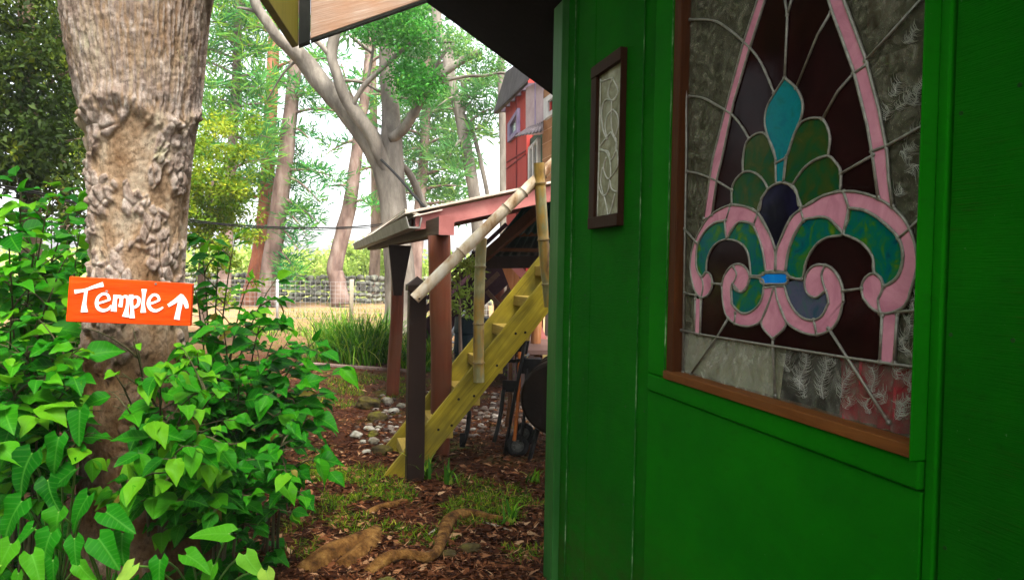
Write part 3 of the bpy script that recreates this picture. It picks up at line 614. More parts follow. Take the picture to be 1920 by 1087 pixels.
bars('brace', 'orangewood', under, *[(Py(*a_, 11), Py(*b_, 11), .07, .07) for a_, b_ in (((945, 500), (968, 560)), ((952, 498), (975, 553)), ((958, 497), (982, 548)))])
bars('brace', 'rose', under, (Py(964, 497, 10.6), Py(984, 518, 10.6), .05, .13), (Py(1006, 600, 10.9), Py(1028, 655, 10.9), .06, .08))
bars('brace', 'darkbeam', under, (Py(905, 540, 11), Py(935, 512, 11), .08, .08), (Py(912, 545, 11.4), Py(952, 590, 11.4), .07, .07), (Py(940, 560, 11.2), Py(975, 520, 11.2), .06, .06))
dz = Py(1010, 652, 9.6).z
m = MB(); p0 = Py(955, 655, 9.4); m.box(Vector((p0.x, 9.3, dz-.06)), (2.4, 0, 0), (0, 2.6, 0), (0, 0, .06)); m.build('deck_boards', wood('grey deck', (.10, .055, .045), (.17, .10, .08), (.24, .16, .13), (1, 0, 0), 20), under, bevel=.004)
m = MB()
for k in range(26): m.box((p0.x-.02+k*.092, 9.28, 0), (.085, 0, 0), (0, .02, 0), (0, 0, dz-.07-.02*(k % 3)))
m.build('skirt_boards', wood('dark skirt', (.03, .018, .016), (.07, .045, .04), (.12, .09, .085), (0, 0, 1), 20), under)
m = MB()
for k in range(9): m.box(Py(1021, 650, 11.4)+Vector((k*.16, 0, 0)), (.15, 0, 0), (0, .03, 0), (0, 0, 1.25-.03*(k % 2)))
m.build('back_boards', wood('grey black boards', (.02, .015, .012), (.05, .04, .034), (.09, .075, .065), (0, 0, 1), 24), under)
# plum staircase behind
st2 = empty('plum_staircase', Pz(806, 660, 0), 'dark plum painted stairs climbing behind the red brown shelter post', 'stairs')
m = MB(); yb = 11.5
m.prism([Py(795, 672, yb), Py(795, 600, yb), Py(955, 455, yb), Py(990, 455, yb), Py(990, 500, yb)], (0, .05, 0)); m.build('stringer', M['purple'], st2)
m = MB(); m.prism([Py(826, 600, yb+.9), Py(826, 560, yb+.9), Py(950, 430, yb+.9), Py(980, 440, yb+.9)], (0, .05, 0)); m.build('stringer', M['purple'], st2)
for k in range(7):
    t = k/7; a_ = Py(806+150*t, 640-150*t, yb+.05); m = MB(); m.box(a_, (.28, 0, 0), (0, .85, 0), (0, 0, .04)); m.build('tread', M['gutter'], st2)
bars('handrail', 'purple', st2, (Py(790, 588, yb-.1), Py(960, 430, yb-.1), .06, .10), (Py(800, 560, yb-.12), Py(950, 420, yb-.12), .05, .07))
bars('baluster', 'purple', st2, (Py(826, 493, yb-.1), Py(826, 640, yb-.1), .07, .07), (Py(888, 470, yb-.1), Py(888, 600, yb-.1), .07, .07))

# ------------------------------------------------------------------ red house
M['redwall'] = wood('red painted boards', (.22, .025, .02), (.30, .038, .032), (.34, .06, .05), (0, 0, 1), 8, long=.2)
M['brownwall'] = wood('tan brown cladding', (.16, .075, .033), (.25, .125, .06), (.30, .165, .085), (1, 0, 0), 10, long=.15)
M['mauve'] = basic('mauve grey panel', [(.3, (.22, .16, .17)), (.7, (.32, .25, .26))], 4, .6)
M['mauveframe'] = basic('violet grey frame', [(.3, (.13, .10, .18)), (.7, (.22, .18, .28))], 5, .6)
M['whiteframe'] = basic('off white frame', [(.3, (.28, .27, .27)), (.7, (.4, .39, .38))], 5, .6)
M['darkgreenframe'] = basic('dark green frame', [(.3, (.01, .05, .038)), (.7, (.02, .085, .06))], 5, .5)
M['winglass'] = basic('window glass', [(.4, (.03, .05, .05)), (.6, (.14, .2, .2))], 3, .06, spec=.6)
M['slate'] = basic('grey metal roofing', [(.3, (.03, .025, .028)), (.7, (.065, .055, .06))], 5, .6)
def wall4(mb_, pts, thick):
    p = [Py(*q) for q in pts]; nrm = (p[1]-p[0]).cross(p[-1]-p[0]).normalized(); nrm = nrm if nrm.y > 0 or nrm.x > 0 else -nrm
    mb_.prism(p, nrm*thick); return mb_
def vwall(px0, d0, px1, d1):                                         # vertical wall between two image columns at two depths: returns mapper
    a_, b_ = Py(px0, 500, d0), Py(px1, 500, d1); n_ = Vector((b_.y-a_.y, -(b_.x-a_.x), 0)).normalized(); c_ = n_.dot(a_)
    return lambda px, py: onplane(px, py, n_, c_)
rw = vwall(948, 13.4, 987, 11.3); nrm_r = (rw(987, 500)-rw(948, 500)).cross(ZD).normalized()
nrm_r = nrm_r if nrm_r.x > 0 else -nrm_r
m = MB(); m.prism([rw(950, 520), rw(986, 520), rw(988, 130), rw(948, 195)], nrm_r*.15); wl = m.build('red_wall', M['redwall'], house)
m = MB()
for x in (969,): m.prism([rw(x-.6, 520), rw(x+.6, 520), rw(x+.6, 150), rw(x-.6, 170)], -nrm_r*.012)
m.prism([rw(950, 306), rw(986, 284), rw(986, 281.5), rw(950, 304)], -nrm_r*.012); m.prism([rw(950, 318), rw(986, 290), rw(986, 288), rw(950, 316)], -nrm_r*.012)
m.build('batten', basic('dark red batten', [(.4, (.10, .012, .015)), (.7, (.16, .02, .02))], 5), wl)
wf = [(956, 233), (975.5, 203), (975.5, 249), (956, 268)]; gi = [(960, 236), (973, 214), (973, 243), (960, 256)]
m = MB()
for i in range(4):
    j = (i+1) % 4; m.prism([rw(*wf[i]), rw(*wf[j]), rw(*gi[j]), rw(*gi[i])], -nrm_r*.05)
wnd = m.build('window', M['mauveframe'], house)
m = MB(); m.prism([rw(*p) for p in gi], -nrm_r*.01); m.build('pane', M['winglass'], wnd)
# roof over the red wall
p0, p1, p2, p3 = Py(926, 213, 14.0), Py(940, 150, 13.0), Py(1060, 120, 10.0), Py(990, 178, 11.3)
m = MB(); m.prism([p0, Py(948, 140, 13.2), Py(1010, 95, 10.2), Py(992, 150, 10.6)], (0, 0, .05)); rf = m.build('roof', M['slate'], house)
M['tail'] = basic('violet brown rafter', [(.4, (.06, .045, .06)), (.7, (.11, .09, .11))], 5)
for t in (.05, .28, .5, .72, .93):
    a_ = Py(928+t*50, 212-t*46, 13.9-t*2.6); m = MB(); m.box(a_, (.75, .12, .05), (0, .09, 0), (0, 0, .12)); m.build('rafter_tail', M['tail'], rf)
m = MB(); m.prism([Py(926, 214, 14), Py(934, 214, 13.9), Py(990, 158, 11.0), Py(982, 150, 11.1)], (0, 0, .04)); m.build('eave_board', M['slate'], rf)
# mauve panel bay, brown wall
m = MB(); m.prism([Py(986, 250, 11.25), Py(1019, 250, 10.6), Py(1019, 150, 10.6), Py(986, 165, 11.25)], (0, .15, 0)); m.build('panel_wall', M['mauve'], house)
m = MB(); m.prism([Py(1003.4, 250, 10.92), Py(1005, 250, 10.9), Py(1005, 150, 10.9), Py(1003.4, 155, 10.92)], (-.01, -.03, 0)); m.build('panel_joint', M['mauveframe'], house)
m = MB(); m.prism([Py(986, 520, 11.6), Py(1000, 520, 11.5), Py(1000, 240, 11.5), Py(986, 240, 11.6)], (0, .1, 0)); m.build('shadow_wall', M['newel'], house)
bw = vwall(1017, 10.5, 1060, 9.2); nb_ = (bw(1060, 500)-bw(1017, 500)).cross(ZD).normalized(); nb_ = nb_ if nb_.x > 0 else -nb_
m = MB(); m.prism([bw(1017, 372), bw(1120, 372), bw(1120, 110), bw(1017, 170)], nb_*.15); bwl = m.build('brown_wall', M['brownwall'], house)
m = MB()
for y_ in (238, 262, 290, 318): m.prism([bw(1017.3, y_+9), bw(1075, y_-22), bw(1075, y_-20.5), bw(1017.3, y_+10.4)], -nb_*.008)
m.build('cladding_joint', basic('pale joint', [(.4, (.3, .18, .11)), (.7, (.36, .22, .14))], 5), bwl)
wf = [(1025, 186), (1075, 150), (1075, 190), (1025, 226)]; gi = [(1033, 190), (1070, 163), (1070, 186), (1033, 212)]
m = MB()
for i in range(4):
    j = (i+1) % 4; m.prism([bw(*wf[i]), bw(*wf[j]), bw(*gi[j]), bw(*gi[i])], -nb_*.05)
wnd = m.build('window', M['whiteframe'], house)
m = MB(); m.prism([bw(*p) for p in gi], -nb_*.01); m.build('pane', M['winglass'], wnd)
m = MB(); m.prism([bw(1034, 193), bw(1036, 191), bw(1036, 210), bw(1034, 211)], -nb_*.03); m.build('sash', M['redwall'], wnd)
# awning
m = MB(); n = 40; Vv = []; Ff = []
a0, a1, b0_, b1_ = Py(964, 256, 10.6), Py(1016, 246, 9.7), Py(992, 238, 11.2), Py(1018, 228, 10.6)
for i in range(n+1):
    t = i/n; w_ = .010*math.sin(i*1.3); Vv += [a0.lerp(a1, t)+ZD*w_, b0_.lerp(b1_, t)+ZD*w_]
    if i: Ff.append((2*i-2, 2*i, 2*i+1, 2*i-1))
m.add(Vv, Ff); o = m.build('awning', M['slate'], house, smooth=True); md = o.modifiers.new('thickness', 'SOLIDIFY'); md.thickness = .01
# green framed window below the awning
gw = vwall(992, 11.4, 1018, 10.5); ng = (gw(1018, 500)-gw(992, 500)).cross(ZD).normalized(); ng = ng if ng.x > 0 else -ng
m = MB(); m.prism([gw(992, 400), gw(1018, 400), gw(1018, 240), gw(992, 262)], ng*.1); m.build('green_wall', M['darkgreenframe'], house)
m = MB()
for q_ in ([(995, 278), (1014, 258), (1014, 262), (995, 283)], [(995, 278), (998, 276), (998, 350), (995, 350)], [(1003, 270), (1005, 268), (1005, 345), (1003, 347)], [(1011, 262), (1014, 258), (1014, 345), (1011, 345)]): m.prism([gw(*p) for p in q_], -ng*.05)
wnd = m.build('window', M['whiteframe'], house)
m = MB(); m.prism([gw(*p) for p in [(997, 282), (1012, 264), (1012, 345), (997, 350)]], -ng*.012); m.build('pane', M['winglass'], wnd)
m = MB()
for (x_, y_) in ((960, 12.8), (1100, 9.8), (1010, 11.4)):
    q = Py(x_, 500, y_); m2_ = MB(); m2_.tube([Vector((q.x, q.y, -.1)), Vector((q.x, q.y, 2.2))], [.1, .1], 10, wob=.1); m2_.build('stilt', M['redpost'], house, smooth=True)

# ------------------------------------------------------------------ things stored under the stairs
M['blackmetal'] = basic('black metal', [(.4, (.008, .008, .008)), (.7, (.02, .018, .016))], 10, .45)
M['rubber'] = basic('black rubber', [(.4, (.008, .008, .008)), (.7, (.018, .017, .016))], 20, .75)
M['greyplastic'] = basic('grey plastic wheel hub', [(.4, (.04, .04, .035)), (.7, (.08, .078, .07))], 10, .5)
M['orangepole'] = wood('orange handle', (.18, .045, .008), (.30, .09, .02), None, (0, 0, 1), 20)
M['alu'] = basic('aluminium', [(.4, (.38, .4, .42)), (.7, (.55, .57, .6))], 8, .35, metal=.6)
truck = empty('hand_truck', Pz(968, 858, 0), 'black two-wheeled hand truck with grey wheel hubs under the stairs', 'hand truck')
yw = Pz(968, 856, 0).y
def wheel(cx, cy, ra_):
    mm = MB(); c_ = Vector((cx, cy, ra_)); ax = Vector((.12, -1, 0)).normalized(); s_ = ax.cross(ZD).normalized()
    ring = [c_+s_*math.cos(a_)*(ra_-.025)+ZD*math.sin(a_)*(ra_-.025) for a_ in np.linspace(0, 2*math.pi, 29)]
    mm.tube(ring, .027, 10, cap=False); w_ = mm.build('wheel', M['rubber'], truck, smooth=True)
    mm = MB(); mm.tube([c_+ax*.012, c_-ax*.012], [ra_-.045]*2, 24)
    for k in range(6):
        d_ = s_*math.cos(k*math.pi/3)+ZD*math.sin(k*math.pi/3); bar(mm, c_+ax*.016+d_*.02, c_+ax*.016+d_*(ra_-.05), .016, .016)
    rim = [c_+ax*.014+s_*math.cos(a_)*(ra_-.05)+ZD*math.sin(a_)*(ra_-.05) for a_ in np.linspace(0, 2*math.pi, 29)]
    mm.tube(rim, .008, 6, cap=False); mm.cyl(c_+ax*.04, c_-ax*.03, .022, n=12); mm.build('rim', M['greyplastic'], w_, bevel=.002)
cx = Py(970, 840, yw).x
wheel(cx, yw, .098); wheel(cx+.06, yw+.45, .098)
m = MB()
for o_ in (0, .32):
    m.tube([Py(945, 858, yw+o_), Py(962, 760, yw+.06+o_), Py(985, 640, yw+.15+o_), Py(995, 620, yw+.2+o_)], [.016]*4, 8)
for t in (.15, .5, .85):
    a_ = Py(945, 858, yw).lerp(Py(988, 640, yw+.15), t); m.tube([a_, a_+Vector((.05, .32, 0))], [.012]*2, 8)
bar(m, Py(940, 862, yw), Py(940, 862, yw)+Vector((.0, .36, 0)), .2, .012)
m.build('frame', M['blackmetal'], truck, smooth=True)
def tool(name, label, cat, a, b, r_, mat, head=None):
    mm = MB(); a, b = Vector(a), Vector(b); pts = [a.lerp(b, t)+Vector((.01*math.sin(t*4), 0, 0)) for t in np.linspace(0, 1, 7)]
    root = empty(name, a, label, cat); mm.tube(pts, r_, 8); mm.build('handle', mat, root, smooth=True)
    if head: h = MB(); head(h, a, b); h.build('head', M['blackmetal'], root, bevel=.003)
    return root
yt = 5.75
tool('shovel', 'shovel with an orange wooden handle leaning beside the hand truck', 'shovel', Py(964, 826, yt), Py(976, 660, yt+.3), .016, M['orangepole'], lambda h, a, b: h.prism([b+Vector((-.05, .02, -.02)), b+Vector((.06, .02, -.02)), b+Vector((.09, .03, .16)), b+Vector((.0, .03, .24)), b+Vector((-.08, .03, .16))], (0, .012, 0)))
tool('rake', 'dark wooden rake with a brown handle, leaning left of the orange handled shovel', 'rake', Py(950, 800, yt+.1), Py(959, 680, yt+.3), .019, M['brownbeam'], lambda h, a, b: [h.box(b+Vector((-.1, 0, -.0)), (.2, 0, 0), (0, .03, 0), (0, 0, .03))]+[h.box(b+Vector((-.09+.03*k, 0, .02)), (.008, 0, 0), (0, .008, 0), (0, 0, .08)) for k in range(7)])
tool('digging_bar', 'straight black iron bar leaning right of the orange handled shovel', 'iron bar', Py(976, 828, yt+.05), Py(989, 690, yt+.25), .014, M['blackmetal'], lambda h, a, b: h.box(b+Vector((-.1, 0, -.05)), (.22, 0, 0), (0, .1, 0), (0, 0, .13)))
tool('hoe', 'black handled hoe leaning left of the hand truck', 'hoe', Py(926, 828, yt), Py(946, 730, yt+.15), .018, M['blackmetal'], lambda h, a, b: h.box(b+Vector((-.02, 0, -.02)), (.13, 0, 0), (0, .02, 0), (0, 0, .1)))
tool('crowbar', 'short black stake standing in the gravel behind the lower stringer', 'stake', Py(868, 834, yt+.1), Py(882, 770, yt+.2), .02, M['blackmetal'], lambda h, a, b: h.box(a+Vector((-.03, 0, -.02)), (.05, 0, 0), (0, .03, 0), (0, 0, .12)))
# black barrel lying on its side
M['barrel'] = basic('black brown barrel', [(.4, (.005, .003, .002)), (.7, (.012, .007, .004))], 4, .5)
br = empty('barrel_grill', Pz(1040, 830, 0), 'round black drum at the cabin corner behind the hand truck', 'drum')
cb = Py(1045, 748, 5.6); rb_ = .31; axb = Vector((.15, 1, 0)).normalized()
m = MB(); m.tube([cb-axb*.01, cb, cb+axb*.02, cb+axb*.22, cb+axb*.24, cb+axb*.26, cb+axb*.5, cb+axb*.52, cb+axb*.75], [rb_*.93, rb_*.97, rb_, rb_, rb_*1.03, rb_, rb_, rb_*1.03, rb_], 40); m.build('drum', M['barrel'], br, smooth=False, bevel=.004)
for s_ in (-1, 1):
    for x_ in (-1, 1):
        m = MB(); o_ = cb+axb*(.1 if s_ < 0 else .6); m.tube([o_+Vector((.16*x_, 0, -.25)), Vector((cb.x+.22*x_, o_.y, 0))], [.02, .02], 8); m.build('leg', M['blackmetal'], br)
cl = Py(1035, 686, 7.0)
st = empty('round_table', Vector((cl.x, cl.y, 0)), 'small round table with a white rimmed top beside the drum', 'table')
m = MB(); m.tube([cl-ZD*.05, cl-ZD*.04, cl+ZD*.005, cl+ZD*.015], [.10, .145, .15, .14], 28); m.build('table_top', basic('white worn top', [(.3, (.4, .37, .3)), (.5, (.62, .6, .54)), (.8, (.72, .7, .65))], 9), st, smooth=False, bevel=.004)
m = MB(); m.tube([Vector((cl.x, cl.y, 0)), cl-ZD*.05], [.05, .04], 10); m.build('leg', M['blackmetal'], st)
# aluminium ladder
ld = empty('ladder', Pz(836, 652, 0), 'aluminium ladder leaning on the plum stairs', 'ladder')
la, lb = Py(836, 645, 10.6), Py(872, 585, 11.1); sd = Vector((.27, -.1, -.06))
for s_ in (0, 1):
    m = MB(); bar(m, la+sd*s_, lb+sd*s_, .03, .08); m.build('rail', M['alu'], ld)
for k in range(5):
    m = MB(); a_ = la.lerp(lb, .1+k*.2); m.tube([a_, a_+sd], [.016]*2, 8); m.build('rung', M['alu'], ld)
tb = Pz(888, 655, 0); tb.y = 10.4; tb = Py(886, 640, 10.6)
m = MB(); c_ = Vector((tb.x, tb.y, 0)); m.tube([c_, c_+ZD*.03, c_+ZD*.3, c_+ZD*.33, c_+ZD*.6, c_+ZD*.63, c_+ZD*.86], [.27, .28, .28, .295, .28, .295, .28], 28)
bq = m.build('blue_drum', basic('dark blue drum', [(.4, (.006, .012, .017)), (.7, (.012, .022, .03))], 4, .4), None, bevel=.004); tag(bq, 'dark blue drum standing behind the sapling and bamboo baluster', 'drum')
# ------------------------------------------------------------------ ground
def gh(x, y):
    h = .03*mnoise.noise(Vector((x*.9, y*.9, 0))) + .008*mnoise.noise(Vector((x*5, y*5, 3)))
    if y > 33: h += min((y-33)*.06, 2.2)
    near = max(0.0, 1-((x-.6)**2+(y-5.5)**2)/14); return h*(1-.6*near)
M['ground'] = None
def ground_mat():
    m, nt = nodes('forest floor'); c = coords(nt)
    fine = noise(nt, c, 26, 8, .75); mid = noise(nt, c, 5, 6, .65); big = noise(nt, c, 1.1, 5, .6)
    mulch = ramp(nt, fine, [(.3, (.010, .003, .0012)), (.48, (.042, .012, .004)), (.62, (.095, .028, .010)), (.75, (.18, .07, .03))]).outputs[0]
    soil = ramp(nt, mid, [(.3, (.016, .006, .0025)), (.7, (.06, .022, .008))]).outputs[0]
    col = mixc(nt, .3, mulch, soil)
    moss = ramp(nt, fine, [(.3, (.02, .04, .001)), (.6, (.075, .105, .004)), (.8, (.16, .17, .012))]).outputs[0]
    k = ramp(nt, big, [(.52, (0, 0, 0)), (.66, (1, 1, 1))]).outputs[0]
    k2 = ramp(nt, mid, [(.38, (0, 0, 0)), (.6, (1, 1, 1))]).outputs[0]
    kk = mixc(nt, 1.0, k, k2, 'MULTIPLY'); col = mixc(nt, mixc(nt, .25, kk, (0, 0, 0)), col, moss)
    # farther away a paler needle carpet with grass
    sp = nt.nodes.new('ShaderNodeSeparateXYZ'); nt.links.new(c, sp.inputs[0])
    mr = N(nt, 'ShaderNodeMapRange'); mr.inputs[1].default_value = 12; mr.inputs[2].default_value = 19; nt.links.new(sp.outputs[1], mr.inputs[0])
    needles = ramp(nt, noise(nt, c, 3, 7, .7), [(.3, (.13, .075, .03)), (.5, (.27, .155, .08)), (.66, (.20, .19, .05)), (.8, (.30, .28, .09))]).outputs[0]
    col = mixc(nt, mr.outputs[0], col, needles)
    mr2 = N(nt, 'ShaderNodeMapRange'); mr2.inputs[1].default_value = 32; mr2.inputs[2].default_value = 34; nt.links.new(sp.outputs[1], mr2.inputs[0])
    col = mixc(nt, mr2.outputs[0], col, ramp(nt, noise(nt, c, 1.2, 6), [(.3, (.16, .2, .03)), (.7, (.36, .36, .12))]).outputs[0])
    return finish(m, nt, col, .9, fine, .9, .02, .15)
M['ground'] = ground_mat()
n = 300; tt = np.linspace(-1, 1, n); gx = -.3+np.sinh(tt*7.2)*(900/np.sinh(7.2)); gy = 4.5+np.sinh(tt*7.2)*(1500/np.sinh(7.2))
V = [(x, y, gh(x, y)) for y in gy for x in gx]
idx = np.arange(n*n).reshape(n, n); F = np.stack([idx[:-1, :-1], idx[:-1, 1:], idx[1:, 1:], idx[1:, :-1]], -1).reshape(-1, 4)
tag(np_mesh('ground', V, F, M['ground']), kind='structure')

# ------------------------------------------------------------------ vectorised scatter helpers
def norm(a): return a/np.maximum(np.linalg.norm(a, axis=-1, keepdims=True), 1e-9)
def leaf_quads(P, D, Nn, Ls, Ws, fold=.25):
    """diamond leaves, two triangles-wide quad strip: base, left, tip, right"""
    D = norm(D); S_ = norm(np.cross(D, Nn)); U_ = np.cross(S_, D); Ls = Ls[:, None]; Ws = Ws[:, None]
    V = np.stack([P, P+D*Ls*.45-S_*Ws*.5+U_*Ws*fold, P+D*Ls, P+D*Ls*.45+S_*Ws*.5+U_*Ws*fold], 1)
    return V.reshape(-1, 3), np.arange(len(P)*4).reshape(-1, 4)
def cloud(name, clumps, mat, parent, per, llen, lwid, droop=-.2, up=.6, flat=.7, seed=1, fill=1.0):
    """clumps: (x,y,z,radius); leaves spread through the volume of each clump"""
    g = np.random.default_rng(seed); C_ = np.array(clumps, float); k = len(C_)
    cnt = np.maximum(3, (per*(C_[:, 3]/C_[:, 3].mean())**2).astype(int)); own = np.repeat(np.arange(k), cnt); m_ = len(own)
    q = norm(g.normal(size=(m_, 3)))*(g.random((m_, 1))**(1/3)*fill); q[:, 2] *= flat
    P = C_[own, :3]+q*C_[own, 3:4]
    D = norm(q*.8+g.normal(size=(m_, 3))*.55+np.array([0, 0, droop])); Nn = norm(g.normal(size=(m_, 3))*.6+np.array([0, -.25, up]))
    V, F = leaf_quads(P, D, Nn, llen*(.6+.8*g.random(m_)), lwid*(.6+.8*g.random(m_)))
    cl = g.random(k); r_ = np.repeat(np.clip(.55*cl[own]+.45*g.random(m_), 0.01, 1), 4)
    return np_mesh(name, V, F, mat, parent, rnd=r_, smooth=False)
def needles(name, clumps, mat, parent, per=34, ln=.32, wd=.035, up=.35, seed=1):
    """tufts of needle sprays"""
    g = np.random.default_rng(seed); C_ = np.array(clumps, float); k = len(C_); own = np.repeat(np.arange(k), per); m_ = len(own)
    q = norm(g.normal(size=(m_, 3))*np.array([1, 1, .45])); P = C_[own, :3]+q*C_[own, 3:4]*(g.random((m_, 1))**.6)*.9
    D = norm(q+np.array([0, 0, up])+g.normal(size=(m_, 3))*.35); Nn = norm(g.normal(size=(m_, 3))+np.array([0, -.4, .4]))
    V, F = leaf_quads(P, D, Nn, ln*(.5+g.random(m_)), wd*(.6+.8*g.random(m_)), .1)
    r_ = np.repeat(np.clip(.6*g.random(k)[own]+.4*g.random(m_), .01, 1), 4)
    return np_mesh(name, V, F, mat, parent, rnd=r_, smooth=False)

M['needle'] = leafmat('pine needles', [(0, (.012, .10, .03)), (.4, (.03, .20, .045)), (.75, (.11, .30, .03)), (1, (.24, .38, .03))], .4, .65, spec=.15)
M['pale_needle'] = leafmat('pale pine needles', [(0, (.03, .14, .04)), (.4, (.07, .25, .05)), (.75, (.2, .38, .04)), (1, (.34, .46, .04))], .45, .65, spec=.1)
M['needle_dark'] = leafmat('dark evergreen leaves', [(0, (.010, .022, .003)), (.5, (.028, .055, .005)), (.85, (.075, .11, .008)), (1, (.16, .19, .012))], .3, .6, spec=.15)
M['yellowleaf'] = leafmat('yellow green leaves', [(0, (.03, .09, .003)), (.4, (.10, .19, .007)), (.8, (.24, .30, .014)), (1, (.40, .40, .03))], .45, .55, spec=.15)
M['midleaf'] = leafmat('mid green leaves', [(0, (.012, .09, .006)), (.5, (.03, .19, .015)), (.85, (.08, .28, .02)), (1, (.2, .36, .03))], .4, .5, spec=.2)
M['koaleaf'] = leafmat('feathery green leaves', [(0, (.03, .12, .03)), (.5, (.07, .2, .05)), (.85, (.15, .28, .05)), (1, (.27, .37, .07))], .45, .55, spec=.15)
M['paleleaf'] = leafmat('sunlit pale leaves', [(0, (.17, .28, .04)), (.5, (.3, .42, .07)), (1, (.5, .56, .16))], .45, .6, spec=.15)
M['pinebark'] = basic('pine bark', [(.3, (.08, .05, .042)), (.5, (.17, .115, .095)), (.72, (.28, .22, .19))], 3, .85, stretch=(1, 1, .35), bstr=.6, bscale=14, bdist=.04)
M['redbark'] = basic('rusty red bark', [(.3, (.14, .05, .03)), (.5, (.30, .10, .05)), (.75, (.36, .21, .15))], 2.2, .85, stretch=(1, 1, .5), bstr=.6, bscale=14, bdist=.04)
M['greybark'] = basic('grey bark', [(.3, (.07, .06, .05)), (.5, (.14, .122, .10)), (.72, (.24, .215, .18))], 3.5, .85, stretch=(1, 1, .3), bstr=.7, bscale=20, bdist=.03)
M['koabark'] = basic('smooth brown bark', [(.3, (.09, .055, .04)), (.5, (.17, .115, .085)), (.72, (.28, .2, .155))], 4, .8, stretch=(1, 1, .35), bstr=.5, bscale=18, bdist=.02)
def limb(mb_, path, n=12, wob=.12, k=5):
    """path: (px,py,depth,width in px)"""
    q = smoothpath(path, k); pts = [Py(a[0], a[1], a[2]) for a in q]; rad = [max(.004, a[3]/FPX*a[2]*.5) for a in q]
    mb_.tube(pts, rad, n, wob=wob); return pts
def tree(name, label, group, limbs_trunk, limbs_branch, bark, base=None, bark2=None):
    root = empty(name, base or Py(*limbs_trunk[0][0][:3]), label, 'tree', group)
    mm = MB()
    for l in limbs_trunk: limb(mm, l, 16)
    mm.build('trunk', bark, root, smooth=True)
    for l in limbs_branch or []:
        mm = MB(); limb(mm, l, 7, k=4); mm.build('branch', bark2 or bark, root, smooth=True)
    return root
rr = random.Random(11)
def cl(px, py, d, r, jd=.8, jx=0, jy=0):                              # clump centre from an image point at a depth, radius in metres
    p = Py(px+rr.uniform(-jx, jx), py+rr.uniform(-jy, jy), d+rr.uniform(-jd, jd)); return (p.x, p.y, p.z, r*rr.uniform(.7, 1.3))
GP = 'pines beyond the wire fence'
# --- twin pines, rusty one and grey one
def sprays(spec, d, n_, spread, r, jd=1.2):
    out = []; br_ = []
    for (x0, y0, x1, y1) in spec:                                     # a bough from the trunk outward carrying tufts
        br_.append([(x0, y0, d, 7), ((x0+x1)/2, (y0+y1)/2-6+rr.uniform(-4, 4), d-.2, 4), (x1, y1, d-.4, 1.5)])
        for i in range(n_):
            t = .25+.8*(i+rr.random())/n_; dp = d+rr.uniform(-jd, jd)*t
            p = Py(x0+(x1-x0)*t+rr.uniform(-spread, spread), y0+(y1-y0)*t-6*math.sin(t*3)+rr.uniform(-spread, spread)*.5, dp); out.append((p.x, p.y, p.z, r*rr.uniform(.6, 1.3)))
    return out, br_
d1 = 28.0
sp, br_ = sprays([(512, 130, 590, 110), (512, 205, 460, 170), (510, 230, 470, 250), (508, 270, 560, 290), (506, 290, 450, 300), (505, 330, 440, 350), (500, 370, 430, 380), (498, 392, 560, 400), (495, 340, 540, 350), (500, 60, 450, 30), (512, 60, 560, 40), (500, 440, 440, 450), (500, 310, 590, 320), (495, 355, 440, 330)], d1, 15, 16, .42)
t = tree('pine_tree', 'rusty trunked pine, left one of the twin pines', GP, [[(470, 572, d1, 40), (484, 500, d1, 32), (497, 400, d1, 27), (505, 260, d1, 24), (512, 120, d1, 21), (516, -60, d1, 18)]], br_, M['redbark'])
needles('crown', sp, M['needle'], t, 22, .45, .045, seed=3)
d2 = 26.5
sp, br_ = sprays([(545, 190, 610, 170), (540, 215, 640, 210), (535, 330, 600, 380), (535, 320, 620, 330), (548, 170, 520, 150), (540, 250, 490, 270), (530, 370, 600, 420), (527, 390, 575, 440), (520, 420, 560, 470), (545, 200, 580, 160), (550, 120, 640, 110), (520, 470, 560, 520), (518, 490, 540, 540), (540, 240, 580, 260), (550, 60, 600, 50)], d2, 13, 12, .38)
t = tree('pine_tree', 'grey brown pine trunk crossing the rusty pine, right one of the twin pines', GP, [[(500, 572, d2, 38), (508, 500, d2, 34), (522, 400, d2, 31), (535, 300, d2, 28), (548, 180, d2, 24), (560, 60, d2, 20), (568, -60, d2, 16)]], br_, M['pinebark'])
needles('crown', sp, M['needle'], t, 22, .42, .045, seed=4)
d3 = 27.5
sp, br_ = sprays([(672, 260, 610, 290), (680, 230, 640, 220), (668, 320, 730, 310), (665, 350, 610, 350), (690, 180, 740, 190), (690, 160, 640, 150), (660, 380, 700, 390), (690, 120, 750, 100)], d3, 7, 12, .32)
t = tree('pine_tree', 'leaning grey pine standing alone before the stone wall', GP, [[(640, 572, d3, 36), (631, 520, d3, 31), (628, 500, d3, 29), (642, 440, d3, 28), (658, 370, d3, 25), (672, 260, d3, 21), (688, 150, d3, 17), (700, -20, d3, 14)]], br_, M['pinebark'])
needles('crown', sp, M['needle'], t, 26, .45, .045, seed=5)
# --- more pines behind: left cluster
d4 = 24.0
spec = []
for i in range(26):
    y = -30+i*14; x = 440-(i*.4); s_ = 1 if i % 2 else -1; spec.append((x, y, x+s_*(30+rr.random()*55)+(0 if s_ < 0 else 0), y-12+rr.uniform(-15, 12)))
sp, br_ = sprays(spec, d4, 13, 13, .40)
t = tree('pine_tree', 'bushy green pine right beside the big signed trunk', GP, [[(418, 572, d4, 26), (428, 400, d4, 20), (440, 200, d4, 16), (446, 60, d4, 14), (448, -80, d4, 12)]], br_, M['pinebark'])
needles('crown', sp, M['pale_needle'], t, 20, .5, .05, seed=6)
